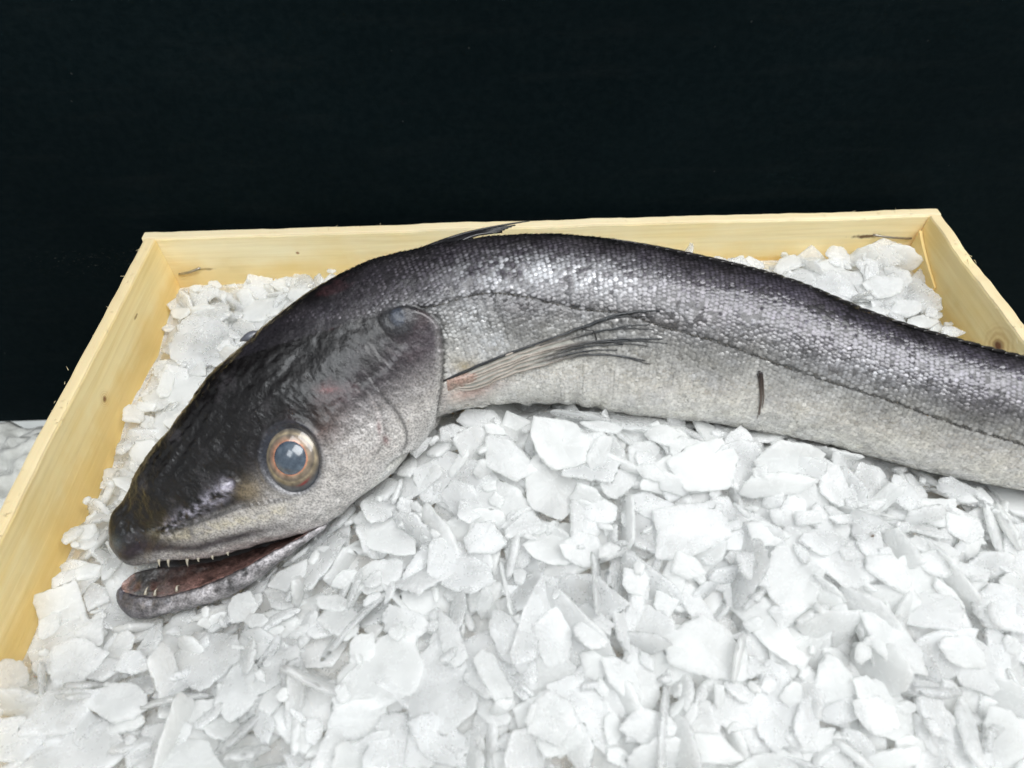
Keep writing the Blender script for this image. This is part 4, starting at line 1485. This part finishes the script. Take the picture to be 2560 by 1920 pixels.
def rand_normal(ixy, kind=None):
    base = np.array([-TXg[ixy], -TYg[ixy], 1.0])
    base[:2] = np.clip(base[:2], -0.6, 0.6)
    q = rng.random()
    if kind == 'flat' or q < 0.52:
        tl = abs(rng.normal(0, 0.22))
    elif q < 0.82:
        tl = rng.uniform(0.25, 0.75)
    else:
        tl = rng.uniform(0.9, 1.4)
    az = rng.uniform(0, 2 * np.pi)
    base = base / np.linalg.norm(base)
    t = np.array([math.cos(az), math.sin(az), 0])
    return base * math.cos(tl) + t * math.sin(tl)


def fill(n, rmin, rmax, limit, kind=None):
    done = 0
    for _ in range(n):
        x, y = rng.uniform(GX0, GX1), rng.uniform(GY0, GY1)
        i, j = int((x - GX0) / GR), int((y - GY0) / GR)
        if H[i, j] > T[i, j] - 0.0005 and limit < 0.003:
            continue
        R = rmin + (rmax - rmin) * rng.random() ** 1.3
        th = rng.uniform(0.0018, 0.0030) * min(1.0, 0.55 + R / 0.016)
        done += try_drop(int(rng.integers(NV)), R, th, x, y, rand_normal((i, j), kind), rng.uniform(0, 6.283), limit)
    return done


fill(2600, 0.008, 0.020, -0.003)
fill(4200, 0.007, 0.018, 0.0008)
fill(2600, 0.003, 0.008, 0.0012)

# individually placed flakes: x, y, half length, half width ratio class, spin (deg), lean x, lean y, rests on fish
HERO = [
    (-0.0232, -0.1463, 0.0140, 0.65, -20, 0.00, -0.20, 0),
    (-0.0039, -0.1446, 0.0126, 0.83, -37, 0.10, -0.30, 0),
    (0.0480, -0.1528, 0.0139, 0.76, 14, 0.00, -0.30, 0),
    (0.0749, -0.1432, 0.0123, 0.54, -15, 0.00, -0.50, 0),
    (0.0372, -0.1752, 0.0154, 0.66, 23, 0.00, -0.25, 0),
    (0.0631, -0.1783, 0.0105, 0.57, 3, 0.10, -0.30, 0),
    (0.0794, -0.1735, 0.0091, 0.39, 3, 0.00, -0.60, 0),
    (0.0973, -0.1764, 0.0076, 1.13, -92, 0.00, -0.40, 0),
    (0.0819, -0.1811, 0.0092, 0.58, -2, 0.20, 0.00, 0),
    (0.1001, -0.1919, 0.0108, 0.73, -26, 0.00, -0.20, 0),
    (0.1186, -0.1886, 0.0086, 0.67, -27, -0.10, -0.30, 0),
    (0.1181, -0.2155, 0.0097, 0.65, -25, 0.10, -0.40, 0),
    (0.0956, -0.2121, 0.0118, 0.56, -66, 0.00, -0.20, 0),
    (-0.0120, -0.2287, 0.0090, 0.91, -21, 0.00, -0.30, 0),
    (0.0095, -0.2184, 0.0105, 0.46, -38, 0.30, -0.40, 0),
    (0.0637, -0.2336, 0.0090, 0.52, 54, 0.40, -0.20, 0),
    (0.0167, -0.2327, 0.0091, 0.52, -16, 0.00, -0.30, 0),
    (-0.0436, -0.2036, 0.0119, 0.38, -73, -0.30, 0.00, 0),
    (-0.0302, -0.2161, 0.0115, 0.44, -60, 0.30, 0.00, 0),
    (-0.0187, -0.1676, 0.0081, 0.75, 9, 0.00, -0.20, 0),
    (0.0013, -0.1791, 0.0078, 0.81, -2, 0.00, -0.30, 0),
    (0.0179, -0.1918, 0.0070, 1.00, -2, 0.20, -0.20, 0),
    (0.0551, -0.1902, 0.0074, 0.53, -62, 0.20, -0.20, 0),
    (-0.0229, -0.2061, 0.0112, 0.68, -42, 0.00, 0.00, 0),
    (0.0646, -0.2029, 0.0091, 0.61, 25, 0.00, -0.30, 0),
    (0.0367, -0.2134, 0.0188, 0.74, -2, 0.00, -0.15, 0),
    (0.0030, -0.2070, 0.0072, 0.81, -2, 0.00, 0.10, 0),
    (0.0117, -0.2029, 0.0101, 0.30, -77, 0.60, 0.00, 0),
    (0.0765, -0.1527, 0.0124, 0.55, 14, 0.00, -1.20, 0),
    (0.0697, -0.1619, 0.0168, 0.34, 11, 0.00, -1.60, 0),
    (0.1106, -0.1491, 0.0104, 0.51, 3, 0.00, -1.80, 0),
    (0.1001, -0.1487, 0.0061, 0.90, 42, 0.50, -0.80, 0),
    (0.0924, -0.1616, 0.0082, 0.80, -91, 0.30, -0.30, 0),
    (0.1173, -0.1638, 0.0076, 0.65, -58, 0.10, -0.30, 0),
    (0.1381, -0.1611, 0.0113, 0.37, -45, 0.00, -1.50, 0),
    (0.1368, -0.1746, 0.0072, 0.76, -28, 0.00, -0.30, 0),
    (0.1527, -0.1730, 0.0118, 0.49, 52, 2.00, 0.00, 0),
    (0.1211, -0.1718, 0.0084, 0.51, 25, 0.00, -2.00, 0),
    (0.1379, -0.1883, 0.0089, 0.64, 27, 0.20, -1.40, 0),
    (0.0612, -0.1328, 0.0083, 0.69, -72, 0.80, -0.80, 0),
    (0.0095, -0.1500, 0.0085, 0.50, 58, 0.50, -0.60, 0),
    (-0.0415, -0.1786, 0.0132, 0.65, -33, 0.00, 0.00, 0),
    (-0.0368, -0.1613, 0.0068, 0.85, 42, 0.20, 0.20, 0),
    (-0.0318, -0.1726, 0.0089, 0.72, -2, 0.00, -0.30, 0),
    (-0.0476, -0.2328, 0.0123, 0.50, -37, 0.10, -0.20, 0),
    (0.0845, -0.2313, 0.0073, 0.80, -23, 0.00, -0.20, 0),
    (0.1139, -0.2361, 0.0114, 0.30, -107, 0.50, 0.00, 0),
    (0.1042, -0.2304, 0.0089, 0.50, -81, 0.30, -0.10, 0),
    (0.0326, -0.2392, 0.0101, 0.46, -11, 0.00, -0.20, 0),
    (0.0951, -0.1686, 0.0030, 1.00, -2, 0.00, 0.00, 0),
    (0.0348, -0.1875, 0.0072, 0.69, -24, 0.00, -0.40, 0),
    (0.1366, -0.2037, 0.0124, 0.73, -13, 0.00, -0.15, 0),
    (0.0352, -0.1594, 0.0074, 0.53, -26, 0.00, -1.00, 0),
    (0.0040, -0.1617, 0.0061, 0.67, -8, 0.00, -1.30, 0),
    (0.0265, -0.1555, 0.0071, 0.50, -14, 0.00, -0.60, 0),
    (-0.0010, -0.1336, 0.0091, 0.90, -78, 0.10, -0.90, 0.0040),
    (-0.0345, -0.1266, 0.0100, 0.50, -9, 0.00, -0.60, 0.0040),
    (-0.0191, -0.1287, 0.0070, 0.92, 34, 0.10, -0.70, 0.0040),
    (0.0157, -0.1288, 0.0075, 0.57, -15, 0.00, -1.40, 0.0040),
    (0.0420, -0.1304, 0.0089, 0.48, -65, 0.50, -1.20, 0.0040),
    (0.0281, -0.1319, 0.0085, 0.69, -28, 0.00, -0.60, 0),
    (-0.1945, -0.0771, 0.0122, 0.85, -24, 0.10, 0.00, 0),
    (-0.1703, -0.0529, 0.0223, 0.81, -42, 0.10, -0.10, 0),
    (-0.1711, -0.0306, 0.0133, 0.79, 45, 0.00, 0.10, 0),
    (-0.2018, -0.0088, 0.0147, 0.90, -56, 0.90, 0.50, 0),
    (-0.1941, -0.0342, 0.0095, 0.82, -35, 0.30, 0.00, 0),
    (-0.1997, -0.0465, 0.0116, 0.52, -15, 0.30, 0.00, 0),
    (-0.1805, -0.0784, 0.0101, 0.43, 92, 0.50, 0.00, 0),
    (-0.1973, -0.1452, 0.0072, 0.90, 83, 0.80, 0.20, 0),
    (-0.1907, -0.1531, 0.0084, 0.43, 10, 0.00, -0.50, 0),
    (-0.1908, -0.1719, 0.0082, 0.73, 81, 0.50, -0.20, 0),
    (-0.1903, -0.1650, 0.0091, 0.40, -12, 0.00, -0.40, 0),
    (-0.1900, -0.1875, 0.0065, 0.68, 81, 0.50, 0.00, 0),
    (-0.2019, -0.1871, 0.0095, 0.74, -45, 0.70, 0.00, 0),
    (-0.1732, -0.2025, 0.0118, 0.79, -11, 0.00, -0.10, 0),
    (-0.1689, -0.2192, 0.0137, 0.62, 13, 0.00, 0.00, 0),
    (-0.1534, -0.2032, 0.0094, 0.58, -7, 0.00, -0.10, 0),
    (-0.1929, -0.2089, 0.0090, 0.85, -44, 0.40, 0.00, 0),
    (-0.1718, -0.1858, 0.0104, 0.65, -2, 0.00, 0.00, 0),
    (-0.1412, -0.1909, 0.0108, 0.65, -11, 0.00, 0.00, 0),
    (-0.1519, -0.2165, 0.0128, 0.61, -11, 0.00, 0.00, 0),
    (-0.1824, -0.2259, 0.0099, 0.65, -10, 0.20, 0.00, 0),
    (0.0967, 0.0033, 0.0211, 0.65, 5, 0.00, -2.20, 0),
    (0.1810, -0.0099, 0.0133, 0.57, -3, 0.00, -0.80, 0),
    (0.1806, -0.0273, 0.0098, 0.70, -70, -0.20, -0.30, 0),
    (0.1863, -0.0399, 0.0121, 0.50, -70, -0.60, -0.30, 0),
    (0.1682, -0.0346, 0.0101, 0.65, 11, 0.00, -0.30, 0),
    (0.1544, -0.0116, 0.0094, 0.78, -68, 0.00, -0.50, 0),
    (0.1275, -0.0159, 0.0103, 0.45, 12, 0.00, -0.40, 0),
    (0.1922, -0.0628, 0.0075, 0.58, -18, -0.30, -0.20, 0),
    (0.1810, -0.0561, 0.0097, 0.45, 10, 0.00, -0.20, 0),
    (0.1783, -0.0458, 0.0089, 0.55, -3, 0.00, -0.30, 0),
    (0.1670, -0.0206, 0.0081, 0.88, -68, 0.10, -0.30, 0),
    (-0.0440, -0.1330, 0.0085, 0.60, 10, 0.10, -0.70, 0.0060),
    (-0.0270, -0.1345, 0.0075, 0.50, -40, 0.20, -0.90, 0.0070),
    (-0.0090, -0.1350, 0.0080, 0.60, 60, -0.20, -0.80, 0.0065),
    (0.0080, -0.1360, 0.0080, 0.50, 15, 0.10, -1.10, 0.0060),
    (0.0260, -0.1370, 0.0075, 0.55, -30, 0.10, -0.80, 0.0050),
    (0.0340, -0.1360, 0.0080, 0.40, -60, 0.40, -1.00, 0.0050),
    (0.0530, -0.1390, 0.0080, 0.55, 20, 0.00, -0.70, 0.0035),
    (-0.0560, -0.1370, 0.0070, 0.55, 50, 0.20, -0.60, 0.0030),
]
asp_of = np.array([np.ptp(v[2][:, 1]) / np.ptp(v[2][:, 0]) for v in variants])
rag_order = np.argsort(asp_of)
for h in HERO:
    x, y, R, asp, spin, lx, ly, onf = h
    cand = np.argsort(np.abs(asp_of - asp) + rng.uniform(0, 0.12, NV))
    nr_ = np.array([lx, ly, 1.0])
    try_drop(int(cand[0]), R, min(0.0032, 0.0018 + R * 0.09), x, y, nr_, math.radians(spin), 9, onf, 70)
fill(260, 0.0020, 0.0050, 0.006)

# which flakes show most: their own objects; the rest one mass
ZT = H
PXx = XX - CAM[0]
PYy = YY - CAM[1]
PZz = ZT - CAM[2]
dep = PXx * FW[0] + PYy * FW[1] + PZz * FW[2]
cx_ = (PXx * RT[0] + PYy * RT[1] + PZz * RT[2]) / dep
cy_ = (PXx * UP[0] + PYy * UP[1] + PZz * UP[2]) / dep
inview = (np.abs(cx_) < 0.79) & (np.abs(cy_) < 0.60) & ~(FP & (zhi > ZT))
area = np.zeros(len(flakes))
okc = inview & (OWN >= 0)
np.add.at(area, OWN[okc], (1 / dep[okc] ** 2))
order = np.argsort(-area)
solo = set(order[:300].tolist())
print('flakes', len(flakes), 'filled', float(np.mean(H > T - 0.004)))

vmesh = {}


def zone(p, R, tilt, asp):
    shp = 'slender' if asp < 0.5 else ('rounded' if asp > 0.82 else 'angular')
    size = 'broad' if R > 0.0155 else ('mid-sized' if R > 0.0095 else 'small')
    pose = 'standing on edge' if tilt > 52 else ('tilted' if tilt > 24 else 'lying flat')
    x, y = p[0], p[1]
    if x < -0.165:
        pl = 'by the left side board'
    elif y > -0.075 and x > 0.02:
        pl = 'behind the fish by the stapled corner'
    elif y > -0.105 and x < -0.06:
        pl = 'between the fish head and the back board'
    elif y > -0.165 and x > -0.06:
        pl = 'against the belly of the fish'
    elif x < -0.06 and y > -0.215:
        pl = 'in front of the open mouth'
    elif x < 0.0:
        pl = 'in front below the fish head'
    else:
        pl = 'in front beyond the fish belly'
    return f'{size} {shp} white ice flake {pose} {pl}', f'ice flakes {pl}'


BV, BF, off = [], [], 0
for fid, (vi, M3, loc, R, tilt) in enumerate(flakes):
    Vv, Fv, _, _, _ = variants[vi]
    if fid in solo:
        if vi not in vmesh:
            me = fast_mesh('ice_flake', Vv, Fv)
            me.polygons.foreach_set('use_smooth', np.ones(len(me.polygons), bool))
            me.materials.append(M_ICE)
            vmesh[vi] = me
        o = bpy.data.objects.new('ice_flake', vmesh[vi])
        col.objects.link(o)
        mw = Matrix.Identity(4)
        for a in range(3):
            for b in range(3):
                mw[a][b] = float(M3[a, b])
            mw[a][3] = float(loc[a])
        o.matrix_world = mw
        lab, grp = zone(loc, R, tilt, asp_of[vi])
        tag(o, lab, 'ice flake', grp)
    else:
        BV.append(Vv @ M3.T + loc)
        BF.append(Fv + off)
        off += len(Vv)
# bed of packed ice under the loose flakes
st_ = 3
bx, by = XX[::st_, ::st_], YY[::st_, ::st_]
bz = (T - 0.0075 + 0.002 * (fbm(np.c_[XX.ravel(), YY.ravel()], 150, 8, 2).reshape(nx, ny) - 0.5))[::st_, ::st_]
topv = np.stack([bx, by, bz], -1).reshape(-1, 3)
botv = topv * np.array([1, 1, 0]) + np.array([0, 0, -0.13])
g = grid_faces(*bx.shape)
na, nb2 = bx.shape
rim = [i * nb2 for i in range(na)] + [(na - 1) * nb2 + j for j in range(1, nb2)] + [i * nb2 + nb2 - 1 for i in range(na - 2, -1, -1)] + [j for j in range(nb2 - 2, 0, -1)]
rim = np.array(rim)
rim2 = np.roll(rim, -1)
nt = len(topv)
quads = np.vstack([g, g[:, ::-1] + nt, np.stack([rim, rim + nt, rim2 + nt, rim2], 1)]) + off
BV += [topv, botv]
BF.append(np.vstack([quads[:, (0, 1, 2)], quads[:, (0, 2, 3)]]))
me = fast_mesh('crushed_ice', np.vstack(BV), np.vstack(BF))
bulk = finish('crushed_ice', me, M_ICE)
bulk['kind'] = 'stuff'
tag(bulk, 'mass of small crushed ice chips packed under and between the larger flakes', 'crushed ice')

# specks of dirt on single flakes
for (x, y, r, where) in ((0.0987, -0.1793, 0.0011, 'brown dirt speck on ice well below the tail end of the fish'), (-0.0114, -0.2103, 0.0007, 'tiny brown dirt speck on ice at the middle of the crate'), (-0.0210, -0.1330, 0.0006, 'tiny dark dirt speck on ice beside the pectoral fin root')):
    i, j = int((x - GX0) / GR), int((y - GY0) / GR)
    V, F = [], []
    for a_i in range(5):
        ph = math.pi * a_i / 4
        for b_i in range(8):
            th = 2 * math.pi * b_i / 8
            q = r * (0.75 + 0.5 * rng.random())
            V.append((q * math.sin(ph) * math.cos(th), q * 0.7 * math.sin(ph) * math.sin(th), 0.45 * r * math.cos(ph)))
    F = [tuple(f) for f in grid_faces(5, 8, True)]
    o = mesh_obj('dirt_speck', V, F, M_DIRT)
    o.location = (x, y, float(H[i, j]) + 0.0002)
    tag(o, where, 'dirt speck')

# ------------------------------------------------------------------ white plastic bag on the table, left of the crate
NB = 90
V = []
for i in range(NB):
    for j in range(NB):
        a, b = i / (NB - 1) * 2 - 1, j / (NB - 1) * 2 - 1
        V.append((a, b, 0))
V = np.array(V)
r2 = np.clip(1 - np.maximum(np.abs(V[:, 0]), np.abs(V[:, 1])) ** 2.5, 0, 1)
P = V * 1.0
rg = 1 - np.abs(2 * fbm(P + 0.4 * fbm(P, 2.0, 3)[:, None], 1.5, 7, 3) - 1)
rg2 = 1 - np.abs(2 * fbm(P, 3.6, 9, 2) - 1)
hz = r2 ** 0.6 * (0.022 + 0.042 * rg ** 1.5 + 0.012 * rg2)
XYZ = np.c_[V[:, 0] * 0.085 * (0.9 + 0.2 * rg), V[:, 1] * 0.075 * (0.9 + 0.2 * rg2), hz]
F = [tuple(f) for f in grid_faces(NB, NB)]
bag = mesh_obj('plastic_bag', XYZ, F, M_BAG)
bag.location = (-0.300, -0.085, TZ)
tag(bag, 'crumpled white plastic bag lying on the table beside the crate', 'bag')
